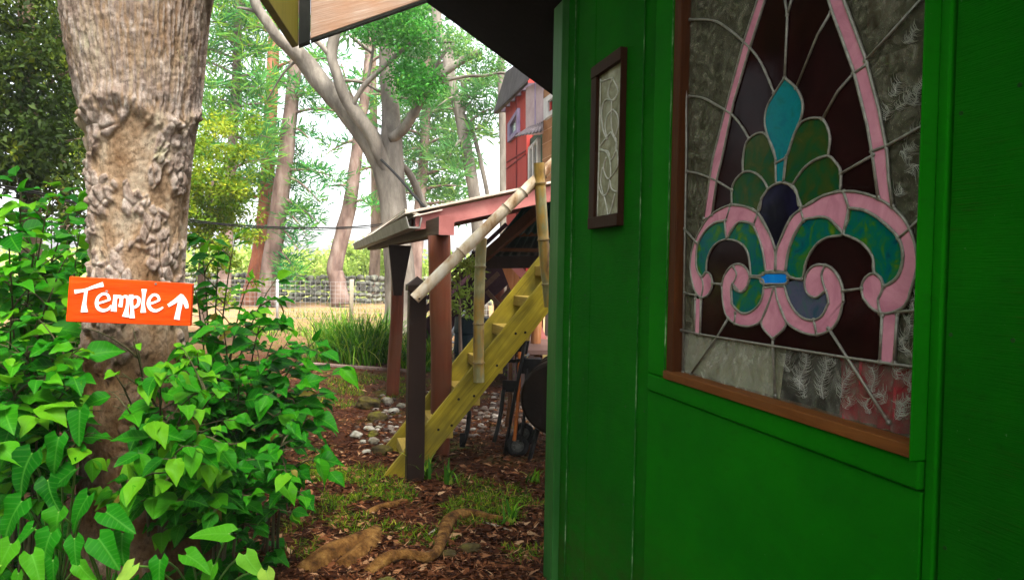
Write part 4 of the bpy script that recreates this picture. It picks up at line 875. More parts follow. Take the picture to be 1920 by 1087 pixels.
# --- right background pines
d5 = 30.0
spec = []
for i in range(24):
    y = 60+i*14; s_ = 1 if i % 2 else -1; x = 800; spec.append((x, y, x+s_*(25+rr.random()*60), y+rr.uniform(-18, 12)))
sp, br_ = sprays(spec, d5, 10, 15, .45)
t = tree('pine_tree', 'hazy pine behind the grey forked tree and the shelter roof', GP, [[(775, 572, d5, 26), (785, 420, d5, 22), (797, 250, d5, 18), (803, 60, d5, 15)]], br_, M['pinebark'])
needles('crown', sp, M['koaleaf'], t, 30, .5, .05, seed=7)
d6 = 22.0
sp, br_ = sprays([(868, 240, 935, 200), (862, 225, 900, 170), (865, 200, 920, 150), (870, 260, 840, 300), (860, 150, 930, 165), (870, 290, 850, 330), (865, 180, 820, 200), (868, 250, 925, 250)], d6, 9, 14, .3)
t = tree('pine_tree', 'slender crooked grey tree just left of the red house', GP, [[(905, 600, d6, 26), (893, 400, d6, 22), (878, 300, d6, 22), (862, 215, d6, 20), (845, 150, d6, 20), (838, 90, d6, 21), (822, 60, d6, 20), (815, -40, d6, 18)], [(862, 212, d6, 12), (872, 180, d6, 12), (868, 152, d6, 11)], [(872, 215, d6, 5), (890, 260, d6, 8), (905, 320, d6, 8), (915, 370, d6, 8)]], br_, M['greybark'])
needles('crown', sp, M['koaleaf'], t, 26, .42, .05, seed=8)
t = tree('bare_tree', 'thin pale bare trunk rising behind the red wall of the house', None, [[(945, 560, 20, 16), (944, 300, 20, 15), (940, 150, 20, 14), (940, 90, 20, 11)]], None, M['greybark'])
# --- big grey forked tree
dg = 16.5
gt = tree('forked_tree', 'large grey forked tree with a long limb leaning left, behind the shelter', None,
 [[(752, 640, dg, 95), (752, 600, dg, 66), (750, 520, dg, 56), (742, 440, dg, 52), (737, 380, dg, 50), (720, 310, dg, 48), (690, 260, dg, 44), (650, 205, dg, 42), (610, 165, dg, 36), (575, 120, dg, 34), (545, 90, dg-.3, 26), (520, 70, dg-.5, 20), (500, 40, dg-.6, 19), (480, 10, dg-.7, 19), (470, -40, dg-.8, 18)],
  [(741, 400, dg, 48), (738, 330, dg, 42), (735, 270, dg, 40), (732, 200, dg+.2, 32), (725, 120, dg+.3, 28), (724, 60, dg+.3, 24), (720, -30, dg+.3, 20)],
  [(745, 400, dg, 26), (733, 345, dg-.05, 26), (715, 295, dg-.25, 26), (695, 250, dg-.4, 26), (668, 215, dg-.5, 26), (648, 185, dg-.6, 22), (632, 140, dg-.7, 20), (622, 105, dg-.7, 20), (628, 60, dg-.7, 20), (632, 10, dg-.7, 18)]],
 [[(660, 200, dg-.6, 10), (680, 165, dg-.7, 10), (715, 130, dg-.8, 9), (760, 90, dg-1, 8), (800, 60, dg-1.2, 6)], [(495, 30, dg-.6, 9), (480, 22, dg-.6, 8), (455, 16, dg-.6, 5), (445, 15, dg-.6, 3)], [(622, 108, dg-.7, 11), (598, 82, dg-.8, 10), (580, 70, dg-.8, 8)], [(690, 150, dg-.7, 6), (700, 90, dg-.7, 5), (705, 30, dg-.7, 5)], [(700, 100, dg+.2, 8), (672, 80, dg+.1, 7), (655, 65, dg, 5)], [(640, 150, dg, 6), (680, 155, dg+.2, 5), (720, 175, dg+.4, 5), (790, 190, dg+.6, 4)], [(733, 260, dg-.2, 18), (755, 245, dg-.4, 20), (772, 220, dg-.6, 19), (783, 200, dg-.7, 17), (796, 172, dg-.8, 16), (815, 150, dg-.9, 16), (840, 132, dg-1, 15), (870, 112, dg-1, 15), (900, 98, dg-1.1, 14)], [(800, 165, dg-.8, 6), (812, 135, dg-.9, 6), (832, 102, dg-1, 6), (853, 82, dg-1, 4)], [(803, 163, dg-.8, 7), (830, 153, dg-.9, 7), (870, 144, dg-1, 6), (910, 142, dg-1, 6), (950, 138, dg-1.1, 5), (985, 165, dg-1.1, 3)], [(795, 78, dg-1, 4), (830, 80, dg-1, 4), (860, 78, dg-1, 4)], [(745, 300, dg+.3, 8), (770, 330, dg+.6, 14), (800, 400, dg+.9, 14)], [(560, 110, dg, 6), (530, 140, dg, 4), (500, 190, dg+.2, 2)]], M['greybark'], base=Py(752, 640, dg))
gc = [cl(x, y, dg-1.0, .38, .5, 14, 10) for x, y in [(745, 50), (760, 60), (780, 40), (720, 70), (700, 60), (790, 75), (775, 90), (740, 80), (760, 20), (725, 30), (800, 50), (770, 140), (785, 150), (760, 160), (795, 165), (775, 170), (790, 180), (765, 135), (750, 145), (800, 150), (690, 45), (740, 10), (780, 5)] for _ in range(2)]
cloud('crown', gc, M['midleaf'], gt, 190, .085, .042, seed=12)
kc = [cl(x, y, dg-1.1, .26, .5, 10, 8) for x, y in [(890, 105), (905, 112), (880, 118), (920, 118), (905, 95), (850, 90), (870, 80), (830, 70), (840, 60), (920, 100), (935, 128), (820, 90), (815, 45), (880, 90), (900, 125), (850, 65), (945, 140), (930, 145)]]
cloud('crown', kc, M['koaleaf'], gt, 120, .08, .035, seed=13)
# --- hazy green foliage mass of a far tree behind these
ft = tree('leafy_tree', 'pale hazy leafy tree far behind the forked tree', None, [[(700, 575, 34, 22), (705, 400, 34, 18), (700, 200, 34, 14), (700, 20, 34, 10)]], [[(702, 300, 34, 8), (760, 220, 33, 5), (800, 180, 33, 3)], [(702, 250, 34, 8), (660, 180, 33, 5), (640, 120, 33, 3)]], M['koabark'])
fc = [cl(rr.uniform(660, 890), rr.uniform(-20, 220), 33, .8, 2.5) for _ in range(34)]+[cl(rr.uniform(770, 880), rr.uniform(230, 400), 33, .8, 2) for _ in range(14)]
cloud('crown', fc, M['koaleaf'], ft, 60, .42, .16, seed=14)
# --- yellow green tree right of the trunk, dark evergreen left
yt_ = tree('yellow_green_tree', 'yellow green leafy small tree right behind the big signed trunk', None, [[(385, 640, 14, 18), (378, 520, 14, 14), (388, 420, 14, 10), (400, 340, 14, 6)]], [[(380, 470, 14, 6), (410, 400, 14, 4), (430, 350, 13.8, 2)], [(384, 450, 14, 6), (360, 390, 14, 4), (350, 330, 14, 2)], [(390, 400, 14, 5), (440, 380, 13.7, 3), (460, 370, 13.6, 2)]], M['koabark'])
yc = [cl(rr.gauss(392, 42), rr.gauss(365, 75), 14, .20, 1.0) for _ in range(190)]
cloud('crown', yc, M['yellowleaf'], yt_, 60, .09, .05, seed=15)
dt = tree('dark_evergreen', 'dark dense evergreen tree at the far left behind the shrubs', None, [[(60, 640, 10, 40), (55, 300, 10, 34), (50, 100, 10, 28), (50, -60, 10, 24)]], [[(55, 200, 10, 10), (100, 150, 9.6, 6), (140, 130, 9.4, 3)], [(55, 250, 10, 9), (10, 200, 9.6, 6), (-40, 180, 9.5, 3)], [(55, 120, 10, 9), (110, 70, 9.7, 5), (150, 40, 9.5, 3)], [(55, 300, 10, 9), (110, 270, 9.7, 5), (150, 260, 9.5, 3)]], M['koabark'])
dc = [cl(rr.uniform(-60, 120), rr.uniform(-60, 300), 9.8, .30, .9) for _ in range(150)]+[cl(rr.uniform(60, 170), rr.uniform(180, 420), 9.8, .22, .9) for _ in range(45)]+[cl(rr.uniform(-60, 100), rr.uniform(280, 350), 9.8, .25, .7) for _ in range(40)]
cloud('crown', dc, M['needle_dark'], dt, 60, .10, .05, seed=16)
lt = tree('bright_tree', 'bright yellow green tree showing between the dark evergreen and the big trunk', None, [[(125, 640, 17, 18), (120, 350, 17, 14), (118, 100, 17, 10), (118, -40, 17, 8)]], [[(119, 200, 17, 6), (150, 140, 17, 3)], [(119, 280, 17, 6), (160, 230, 17, 3)], [(119, 150, 17, 6), (90, 90, 17, 3)]], M['koabark'])
lc = [cl(rr.uniform(80, 190), rr.uniform(-40, 340), 17, .4, 1) for _ in range(70)]
cloud('crown', lc, M['yellowleaf'], lt, 75, .19, .085, seed=17)
# --- bushes beyond the stone wall (each its own thing)
for i, (x, y, w_) in enumerate([(575, 500, 60), (625, 505, 50), (690, 490, 55), (725, 480, 60), (470, 490, 60), (800, 500, 60), (850, 510, 55), (395, 500, 60), (650, 480, 40)]):
    d = 38+2*(i % 3); p = Py(x, 530, d); root = empty('bush', Vector((p.x, p.y, gh(p.x, p.y))), 'pale sunlit bush beyond the dry stone wall', 'bush', 'sunlit bushes beyond the stone wall')
    q = [cl(x+rr.uniform(-w_, w_)*.6, y+rr.uniform(-22, 40), d, .5, 1) for _ in range(22)]
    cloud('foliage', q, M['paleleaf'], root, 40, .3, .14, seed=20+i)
    mm = MB()
    for k in range(4): mm.tube([Vector((p.x, p.y, gh(p.x, p.y)-.1)), Vector((p.x+(k-1.5)*.4, p.y, gh(p.x, p.y)+1.0+.2*k))], [.04, .015], 6)
    mm.build('stems', M['koabark'], root)
# far scrub
fb = [(rr.uniform(-60, 60), rr.uniform(48, 80), 0, 1) for _ in range(160)]
fb = [(x, y, gh(x, y)+rr.uniform(.2, 1.0), rr.uniform(.9, 1.6)) for x, y, _, _ in fb]
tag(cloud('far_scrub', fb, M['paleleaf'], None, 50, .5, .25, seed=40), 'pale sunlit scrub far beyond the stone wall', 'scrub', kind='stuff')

# ------------------------------------------------------------------ dry stone wall, wire fence, cable
M['lava'] = basic('grey lava stone', [(.3, (.03, .03, .027)), (.47, (.11, .11, .09)), (.62, (.24, .25, .19)), (.78, (.36, .37, .26))], 2.4, .9, bstr=.6, bscale=12, bdist=.03)
def icos(n_):
    ico = bmesh.new(); bmesh.ops.create_icosphere(ico, subdivisions=n_, radius=1); a_ = np.array([v.co[:] for v in ico.verts]), np.array([[v.index for v in f.verts] for f in ico.faces]); ico.free(); return a_
ICO = {2: icos(2), 3: icos(3), 4: icos(4)}
_x = 0 # = np.array([v.co[:] for v in ico.verts]); IF = np.array([[v.index for v in f.verts] for f in ico.faces]); ico.free()
def rocks(name, items, mat, parent=None, seed=1, amp=.35, sub=2):
    """items: (x,y,z,rx,ry,rz)"""
    g = np.random.default_rng(seed); Vs = []; Fs = []; Rn = []; IV, IF = ICO[sub]
    for i, (x, y, z, a, b, c) in enumerate(items):
        o = g.random(3)*50
        k = np.array([1+amp*mnoise.noise(Vector(v*1.3+o))+(.16*mnoise.noise(Vector(v*3.1+o))+.07*mnoise.noise(Vector(v*7+o)) if sub > 2 else 0) for v in IV]); s_ = np.sign(IV)*np.abs(IV)**(.75 if sub < 3 else .93)
        v = s_*k[:, None]*np.array([a, b, c]); th = g.uniform(0, 6.28); ct, st_ = math.cos(th), math.sin(th)
        if a == b or True:
            t2 = (g.random()-.5)*.5; v = v@np.array([[math.cos(t2), 0, -math.sin(t2)], [0, 1, 0], [math.sin(t2), 0, math.cos(t2)]])
        Vs.append(v+np.array([x, y, z])); Fs.append(IF+i*len(IV)); Rn.append(np.full(len(IV), max(.01, g.random())))
    return np_mesh(name, np.concatenate(Vs), np.concatenate(Fs), mat, parent, rnd=np.concatenate(Rn))
it = []; yw_ = 30.5
for row in range(5):
    x = -17.0
    while x < 4:
        w_ = rr.uniform(.16, .34); it.append((x, yw_+rr.uniform(-.08, .08), .13+row*.25+rr.uniform(-.04, .04), w_*.56, .22, rr.uniform(.10, .145))); x += w_*1.12
sw_ = rocks('stone_wall', it, M['lava'], None, 5); tag(sw_, 'long grey dry stone wall under the pines at the back', 'stone wall')
M['steel'] = basic('galvanised post', [(.4, (.32, .33, .34)), (.7, (.46, .47, .48))], 9, .5, metal=.3)
M['wire'] = basic('fence wire', [(.4, (.26, .26, .25)), (.7, (.36, .36, .35))], 9, .5, metal=.3)
M['greypost'] = wood('grey timber post', (.16, .13, .09), (.3, .26, .19), (.4, .36, .28), (0, 0, 1), 20)
p0 = Pz(520, 599, 0); yf = p0.y; fence = empty('wire_fence', p0, 'wire mesh fence on thin posts in front of the stone wall', 'fence')
zt_ = Py(520, 524, yf).z
def fp(px, w_, mat, top=zt_): mm = MB(); q = Py(px, 560, yf); mm.tube([(q.x, q.y, -.2), (q.x, q.y, top)], [w_, w_], 8); mm.build('post', mat, fence, smooth=True)
fp(520, .045, M['steel']); fp(659, .065, M['greypost'], zt_+.05); fp(724, .04, M['steel']); fp(380, .045, M['steel']); fp(830, .045, M['steel'])
mm = MB(); xa, xb = Py(300, 560, yf).x, Py(950, 560, yf).x
for k in range(9):
    z = .06+(zt_-.1)*(k/8)**.85; mm.box((xa, yf-.05, z), (xb-xa, 0, 0), (0, .006, 0), (0, 0, .008))
x = xa
while x < xb: mm.box((x, yf-.052, .02), (.007, 0, 0), (0, .006, 0), (0, 0, zt_-.06)); x += .15
mm.build('wire_mesh', M['wire'], fence)
mm = MB(); pts = [Py(px, py, 9.0) for px, py in [(-80, 330), (60, 352), (165, 382), (350, 411), (460, 424), (600, 427), (690, 424), (745, 415), (800, 398)]]
pts = [Py(*p) for p in [(-80, 335, 7.5), (60, 358, 8), (165, 384, 8.5), (350, 411, 9), (460, 423, 9.5), (600, 427, 10), (690, 423, 10.5), (760, 412, 11), (830, 398, 11.5)]]
mm.tube(smoothpath([tuple(p) for p in pts], 6), [.011]*(8*6+1), 6); mm.tube([p+Vector((0, .05, -.025)) for p in pts], [.008]*len(pts), 6)
tag(mm.build('overhead_cable', M['blackmetal'], None, smooth=True), 'thin black cable sagging across behind the big trunk', 'cable')
mm = MB(); mm.tube(smoothpath([tuple(Py(*p)) for p in [(715, 300, 15.8), (745, 330, 15), (775, 365, 14), (805, 398, 12.5)]], 5), [.03]*16, 6)
tag(mm.build('black_hose', M['rubber'], None, smooth=True), 'black cable running from the forked tree down to the shelter roof', 'cable')
# ------------------------------------------------------------------ the big trunk with the sign
def bark_mat():
    m, nt = nodes('corky grey bark'); c = coords(nt); a = N(nt, 'ShaderNodeAttribute', attribute_name='rnd')
    tan = ramp(nt, noise(nt, coords(nt, (1, 1, .5)), 7, 5), [(.3, (.19, .105, .05)), (.48, (.33, .23, .145)), (.62, (.43, .35, .26)), (.76, (.38, .36, .24))]).outputs[0]
    grey = ramp(nt, noise(nt, coords(nt, (1, 1, .6)), 16, 7, .7), [(.28, (.13, .085, .065)), (.44, (.31, .235, .19)), (.58, (.46, .385, .335)), (.74, (.62, .57, .52))]).outputs[0]
    col = mixc(nt, ramp(nt, a.outputs['Fac'], [(.25, (0, 0, 0)), (.6, (1, 1, 1))]).outputs[0], tan, grey)
    sp = nt.nodes.new('ShaderNodeSeparateXYZ'); nt.links.new(c, sp.inputs[0])
    lich = ramp(nt, noise(nt, c, 4.5, 6, .65), [(.66, (0, 0, 0)), (.70, (1, 1, 1))]).outputs[0]
    hi = N(nt, 'ShaderNodeMapRange'); hi.inputs[1].default_value = 1.9; hi.inputs[2].default_value = 2.3; nt.links.new(sp.outputs[2], hi.inputs[0])
    lich = mixc(nt, 1.0, lich, hi.outputs[0], 'MULTIPLY'); col = mixc(nt, mixc(nt, .3, lich, (0, 0, 0)), col, (.40, .42, .24))
    # damp ochre foot of the trunk, darkened further as painted shade
    lo = N(nt, 'ShaderNodeMapRange'); lo.inputs[1].default_value = 1.45; lo.inputs[2].default_value = 1.1; nt.links.new(sp.outputs[2], lo.inputs[0])
    ln = mixc(nt, 1.0, lo.outputs[0], ramp(nt, noise(nt, c, 4, 5), [(.25, (.5, .5, .5)), (.6, (1, 1, 1))]).outputs[0], 'MULTIPLY')
    col = mixc(nt, ln, col, (.075, .036, .010))
    spk = noise(nt, coords(nt, (1, 1, .7)), 48, 7, .85); col = mixc(nt, 1.0, col, ramp(nt, spk, [(.33, (.32, .27, .24)), (.5, (.95, .93, .9)), (.7, (1.25, 1.25, 1.25))]).outputs[0], 'MULTIPLY')
    return finish(m, nt, col, .88, noise(nt, coords(nt, (1, 1, .6)), 75, 8, .8), 1.0, .02, .12)
M['bark'] = bark_mat()
TD = 3.5
prof = [(-140, 92, 425), (-60, 108, 408), (0, 117, 393), (60, 122, 388), (100, 128, 384), (160, 140, 379), (200, 150, 374), (250, 158, 364), (300, 163, 358), (400, 165, 350), (520, 166, 344), (620, 158, 350), (700, 152, 358), (800, 151, 366), (880, 150, 378), (960, 140, 395), (1040, 120, 420), (1110, 90, 450)]
PR = []
for y, xl, xr in prof:
    a, b = Py(xl, y, TD), Py(xr, y, TD); PR.append((a.z, (a.x+b.x)/2, (b.x-a.x)/2))
PR.sort(); zz = np.array([p[0] for p in PR]); nz, na = 470, 300
zs_ = np.linspace(-.12, PR[-1][0], nz); cx_ = np.interp(zs_, zz, [p[1] for p in PR]); rd_ = np.interp(zs_, zz, [p[2] for p in PR])*.93
ker = np.ones(25)/25; cx_ = np.convolve(np.pad(cx_, 12, 'edge'), ker, 'valid'); rd_ = np.convolve(np.pad(rd_, 12, 'edge'), ker, 'valid')
def sst(x, a, b): x = min(1, max(0, (x-a)/(b-a))); return x*x*(3-2*x)
V = []; Rn = []; nf = mnoise.fractal
for i, z in enumerate(zs_):
    up = sst(z, 2.24, 2.42); low = 1-sst(z, .7, 1.25)
    for k in range(na):
        th = 2*math.pi*k/na; c_, s_ = math.cos(th), math.sin(th); r0 = rd_[i]; x = c_*r0; y = s_*r0
        if s_ > .35: V.append((cx_[i]+x, TD+y, z)); Rn.append(.5); continue
        wv = .06*mnoise.noise(Vector((x*3, y*3, z*3)))
        p = Vector((x*6.8+wv*9, y*6.8, z*4.2+wv*6)); e = nf(p, .9, 2.1, 3)+.25*mnoise.noise(p*.45)
        pl = sst(e, -.06, .14)                                         # corky plates over bare bark
        knob = mnoise.voronoi(Vector((x*24+wv*14, y*24, z*17)))[0]; kb = 1-sst(knob[0], .12, .55)
        rimk = math.exp(-((e-.02)/.09)**2)
        hl = pl*(.020+.010*kb)+rimk*.011*kb
        f = abs(mnoise.noise(Vector((th*30+3.2*mnoise.noise(Vector((x*4, y*4, z*2.2))), z*1.5, 2))))
        f2 = abs(mnoise.noise(Vector((th*54+2*mnoise.noise(Vector((x*7, y*7, z*4))), z*3.5, 5))))
        hu = .013*min(1, f*3.0)+.008*min(1, f2*2.6)
        fold = math.exp(-((z-2.33-.05*math.sin(th*3)+.05*wv*8)/.045)**2)*.035
        vd = mnoise.voronoi(Vector((x*17+wv*20, y*17, z*12+wv*10)))[0]; crack = 1-sst(vd[1]-vd[0], .02, .16)
        fine = -.011*crack*pl*(1-up)*(1-.5*low)+.005*mnoise.noise(Vector((x*45, y*45, z*38)))+.003*mnoise.noise(Vector((x*90, y*90, z*80)))
        h = hl*(1-up)*(1-.65*low)+hu*up+fold*(.6+.5*kb)+fine
        r1 = r0-.028+h
        V.append((cx_[i]+c_*r1, TD+s_*r1, z)); Rn.append(max(.01, min(1, (pl*.85+kb*rimk*.4-.55*crack*pl)*(1-up)+up*(.15+.9*min(1, f*3)*min(1, .35+f2*2.5)))))
idx = np.arange(nz*na).reshape(nz, na); nx_ = np.roll(idx, -1, 1); F = np.stack([idx[:-1], nx_[:-1], nx_[1:], idx[1:]], -1).reshape(-1, 4)
bt = empty('big_tree', Vector((cx_[0], TD, 0)), 'thick knobbly barked tree trunk that carries the orange sign', 'tree')
np_mesh('trunk', V, F, M['bark'], bt, rnd=Rn)
# limbs and leaves high above the frame
mm = MB(); tp = Vector((float(cx_[-1]), TD, float(zs_[-1])-.05))
mm.tube([tp, tp+Vector((-.5, .3, 1.6)), tp+Vector((-1.6, .8, 3.4))], [.30, .22, .12], 12, wob=.1); mm.tube([tp, tp+Vector((.5, .1, 1.5)), tp+Vector((1.4, .3, 3.2))], [.30, .21, .12], 12, wob=.1)
mm.build('limbs', M['greybark'], bt, smooth=True)
cc = [(tp.x+rr.uniform(-3.5, 4.0), TD+rr.uniform(-4.5, 3.2), tp.z+rr.uniform(2.4, 5.0), rr.uniform(.6, 1.0)) for _ in range(46)]
cloud('crown', cc, M['midleaf'], bt, 70, .26, .15, seed=50)
# ------------------------------------------------------------------ the sign
M['orange'] = basic('orange sign paint', [(.25, (.44, .030, .002)), (.5, (.58, .045, .002)), (.75, (.66, .065, .004))], 14, .5, bstr=.5, stretch=(.12, 1, 1), bscale=60)
M['whitepaint'] = basic('white lettering paint', [(.3, (.74, .72, .70)), (.7, (.84, .83, .81))], 20, .55)
SY = 3.13
def SP(px, py, off=0.0): return Py(px, py, SY-off)
co = [(130, 518), (360, 532), (356, 611), (123, 603)]
sign = empty('sign', SP(240, 565), 'orange wooden sign with the white words Temple and an upward arrow', 'sign')
m = MB(); m.prism([SP(*p) for p in co], (0, .022, 0)); m.build('board', M['orange'], sign, bevel=.003)
E5 = lambda x, y: (80+x/3.02, 280+y/3.02)
def stroke(m, pts, w, off, smooth=True):
    q = smoothpath([(*p, ww) for p, ww in zip(pts, w)], 5) if smooth and len(pts) > 2 else [np.array((*p, ww)) for p, ww in zip(pts, w)]
    l, r_ = [], []
    for i, a in enumerate(q):
        t = q[min(i+1, len(q)-1)][:2]-q[max(i-1, 0)][:2]; t = t/np.linalg.norm(t); n_ = np.array([-t[1], t[0]])*a[2]*.45
        l.append(a[:2]+n_); r_.append(a[:2]-n_)
    for i in range(len(q)-1): m.prism([SP(*E5(*x), off) for x in (l[i], l[i+1], r_[i+1], r_[i])], (0, .0035, 0))
letters = [
 ('letter', [([(180, 806), (235, 797), (290, 778), (341, 764)], [26, 17, 20, 30]), ([(246, 794), (240, 840), (234, 880), (235, 921)], [20, 20, 26, 44])]),
 ('letter', [([(308, 872), (340, 864), (380, 850)], [15, 13, 13]), ([(378, 852), (366, 824), (340, 818), (314, 838), (304, 868), (312, 898), (340, 912), (370, 904), (388, 884)], [15, 15, 16, 18, 20, 20, 19, 16, 12])]),
 ('letter', [([(412, 824), (408, 860), (401, 917)], [26, 24, 36]), ([(408, 858), (424, 834), (442, 838), (444, 862), (438, 892)], [12, 16, 20, 21, 26]), ([(444, 852), (462, 832), (480, 842), (480, 880), (474, 910), (468, 948)], [12, 15, 19, 20, 24, 42])]),
 ('letter', [([(500, 822), (502, 870), (506, 910), (505, 955)], [26, 19, 20, 34]), ([(504, 850), (524, 834), (544, 848), (540, 878), (520, 894), (504, 888)], [12, 15, 19, 19, 16, 11])]),
 ('letter', [([(574, 791), (572, 830), (568, 880), (569, 924)], [34, 20, 20, 34])]),
 ('letter', [([(602, 874), (632, 866), (662, 852)], [14, 13, 13]), ([(660, 854), (650, 830), (626, 824), (604, 846), (598, 876), (610, 902), (636, 914), (662, 906), (680, 894)], [15, 15, 16, 18, 20, 20, 18, 15, 10])]),
 ('arrow', [([(784, 838), (776, 880), (766, 925), (759, 963)], [24, 30, 30, 36]), ([(710, 884), (740, 866), (790, 828)], [20, 24, 30]), ([(782, 826), (798, 850), (812, 878), (816, 900)], [22, 28, 26, 18])])]
for nm, sts in letters:
    m = MB(); off = .0035
    for pts, w in sts: off += .0004; stroke(m, pts, w, off)
    m.build(nm, M['whitepaint'], sign)
# orange paint smear on the bark above the board, and its screw heads
m = MB(); m.cyl(SP(200, 546, .0), SP(200, 546, .005), .006, n=10); m.build('screw', M['pinebark'], sign); m = MB(); m.cyl(SP(292, 532, .0), SP(292, 532, .005), .006, n=10); m.build('screw', M['pinebark'], sign)

# ------------------------------------------------------------------ leafy plants in front
def leaf_tpl(kind, ns=9, nc=5):
    Vt, UVt, Ft = [], [], []
    for i in range(ns):
        t = i/(ns-1)
        if kind == 'ovate': w = .36*(math.sin(math.pi*min(1, t**.72))**1.05)*(1-.2*t); back = .02
        elif kind == 'heart': w = .47*(1-t)**.62*min(1, (t+.04)*5.5)**.5; back = .13
        else: w = .40*(1-t)**.68*min(1, (t+.05)*4.2)**.7; back = .20
        for j in range(nc):
            s = -1+2*j/(nc-1); x = s*w; y = t-back*abs(s)**1.5*(1-t)**2
            z = abs(s)*w*.30-.24*t*t-.05*(abs(s)**2)*math.sin(t*9+j)*.6
            Vt.append((x, y, z)); UVt.append((.5+s*.5*min(1, w/.35), t))
    for i in range(ns-1):
        for j in range(nc-1): a = i*nc+j; Ft.append((a, a+1, a+nc+1, a+nc))
    return np.array(Vt), np.array(UVt), np.array(Ft)
TPL = {k: leaf_tpl(k) for k in ('ovate', 'heart', 'arrow')}
def put_leaves(name, tpl, P, D, Nn, Sz, Rd, mat, parent):
    Vt, UVt, Ft = TPL[tpl]; P, D, Nn, Sz, Rd = map(np.array, (P, D, Nn, Sz, Rd)); D = norm(D); S_ = norm(np.cross(D, Nn)); U_ = np.cross(S_, D)
    droop = RNG.uniform(.5, 1.6, len(P))[:, None]; wid = RNG.uniform(.85, 1.15, len(P))[:, None]
    Vt = np.repeat(Vt[None], len(P), 0); ph = RNG.uniform(0, 6.28, (len(P), 1)); am = RNG.uniform(0, .11, (len(P), 1)); tw = RNG.normal(0, .22, (len(P), 1))
    sx = UVt[None, :, 0]*2-1; ty = UVt[None, :, 1]; Vt[:, :, 2] += am*np.sin(ty*11+ph+sx*1.5)*np.abs(sx)+tw*sx*ty*.35; Vt[:, :, 0] += RNG.normal(0, .10, (len(P), 1))*ty**2
    V = P[:, None]+Sz[:, None, None]*(Vt[:, :, 0:1]*wid[:, None]*S_[:, None]+Vt[:, :, 1:2]*D[:, None]+(Vt[:, :, 2]*droop)[:, :, None]*U_[:, None])
    nv_ = len(UVt); F = (Ft[None]+np.arange(len(P))[:, None, None]*nv_).reshape(-1, 4)
    return np_mesh(name, V.reshape(-1, 3), F, mat, parent, uv=np.tile(UVt, (len(P), 1)), rnd=np.repeat(np.clip(Rd, .01, 1), nv_))
GREENS = [(0, (.0015, .045, .001)), (.35, (.005, .115, .001)), (.7, (.016, .18, .002)), (.9, (.055, .27, .003)), (.955, (.14, .35, .008)), (.96, (.28, .30, .02)), (1, (.20, .15, .025))]
M['shrubleaf'] = leafmat('shrub leaf', GREENS, .45, .5, ((.10, .36, .02), 26, 7, 10, .6, .55), spec=.12)
M['arrowleaf'] = leafmat('arrowhead leaf', [(0, (.003, .07, .002)), (.5, (.010, .14, .003)), (.85, (.05, .22, .006)), (1, (.24, .40, .05))], .4, .5, ((.12, .34, .045), 22, 8, 6, .5, .35), spec=.06)
M['stem'] = basic('dark shrub stem', [(.3, (.03, .035, .012)), (.7, (.07, .06, .03))], 9, .7)
M['greenstem'] = basic('green stalk', [(.3, (.04, .12, .015)), (.7, (.09, .2, .03))], 9, .5)
g3 = random.Random(5)
def rv(s): return Vector((g3.uniform(-s, s), g3.uniform(-s, s), g3.uniform(-s, s)))
def shrub(name, label, root, tips, size, dens=1.0, bright=.5, twigs=3, tpl='ovate', group=None, sag=.35, low=.3):
    root = Vector(root); e = empty(name, root, label, 'shrub', group); mb_ = MB(); P, D, Nn, Sz, Rd = [], [], [], [], []
    def leafat(p, d, sc, b):
        x_, y_, z_ = proj(p)
        if z_ < 3.35 and 85 < x_ < 390 and 470 < y_ < 640: return
        if z_ < 3.35 and 150 < x_ < 260 and 600 < y_ < 860 and g3.random() < .8: return
        if z_ < 3.35 and 150 < x_ < 360 and y_ < 640: return
        d = Vector(d); d.z -= sag*g3.uniform(.5, 1.6); d += rv(.25)
        n_ = Vector((d.x*.4, d.y*.4-.35, 1.0))+rv(.45)
        P.append(tuple(p)); D.append(tuple(d)); Nn.append(tuple(n_)); Sz.append(sc*g3.choice((g3.uniform(.4, .8), g3.uniform(.8, 1.25), g3.uniform(1.1, 1.6)))); Rd.append(min(.93, max(.02, b+g3.gauss(0, .22))) if g3.random() > .014 else 1)
    def shoot(a, c, b, r0, n_leaf, sc, tmin):
        q = [a*(1-t)**2+c*2*t*(1-t)+b*t*t for t in np.linspace(0, 1, 10)]; mb_.tube(q, list(np.linspace(r0, r0*.3, 10)), 6)
        ph = g3.uniform(0, 6)
        for i in range(n_leaf):
            t = tmin+(1-tmin)*(i+.5)/n_leaf; p = a*(1-t)**2+c*2*t*(1-t)+b*t*t; ph += 2.4
            out = Vector((math.cos(ph), math.sin(ph), .15)); s_ = sc*(1-.3*t*t); p2 = p+out*s_*.35
            mb_.tube([p, p2], [.0022, .0015], 4); leafat(p2, out+(b-a).normalized()*.35, s_, bright+.25*(t-.5))
        for k in range(2): leafat(b, (b-c).normalized()+rv(.6), sc*.7, bright+.3)
        return q
    for tp_ in tips:
        tp_ = Vector(tp_); c = root.lerp(tp_, .5)+Vector((0, 0, .22*(tp_-root).length))-Vector(((tp_-root).x, (tp_-root).y, 0))*.25
        a = root+Vector((g3.uniform(-.06, .06), g3.uniform(-.06, .06), -.03)); q = shoot(a, c, tp_, .009, int(9*dens), size, low)
        for k in range(twigs):
            p = q[g3.randrange(3, 9)]; d = Vector((g3.uniform(-1, 1), g3.uniform(-1, .7), g3.uniform(.0, .6))).normalized(); l = g3.uniform(.14, .34)
            shoot(p, p+d*l*.5+Vector((0, 0, .05)), p+d*l, .0045, int(4.4*dens), size*.85, .2)
    mb_.build('stems', M['stem'], e, smooth=True); put_leaves('foliage', tpl, P, D, Nn, Sz, Rd, M['shrubleaf'], e); return e
def T(*l): return [Py(*p) for p in l]
GS = 'broad leaved shrubs around the big trunk'
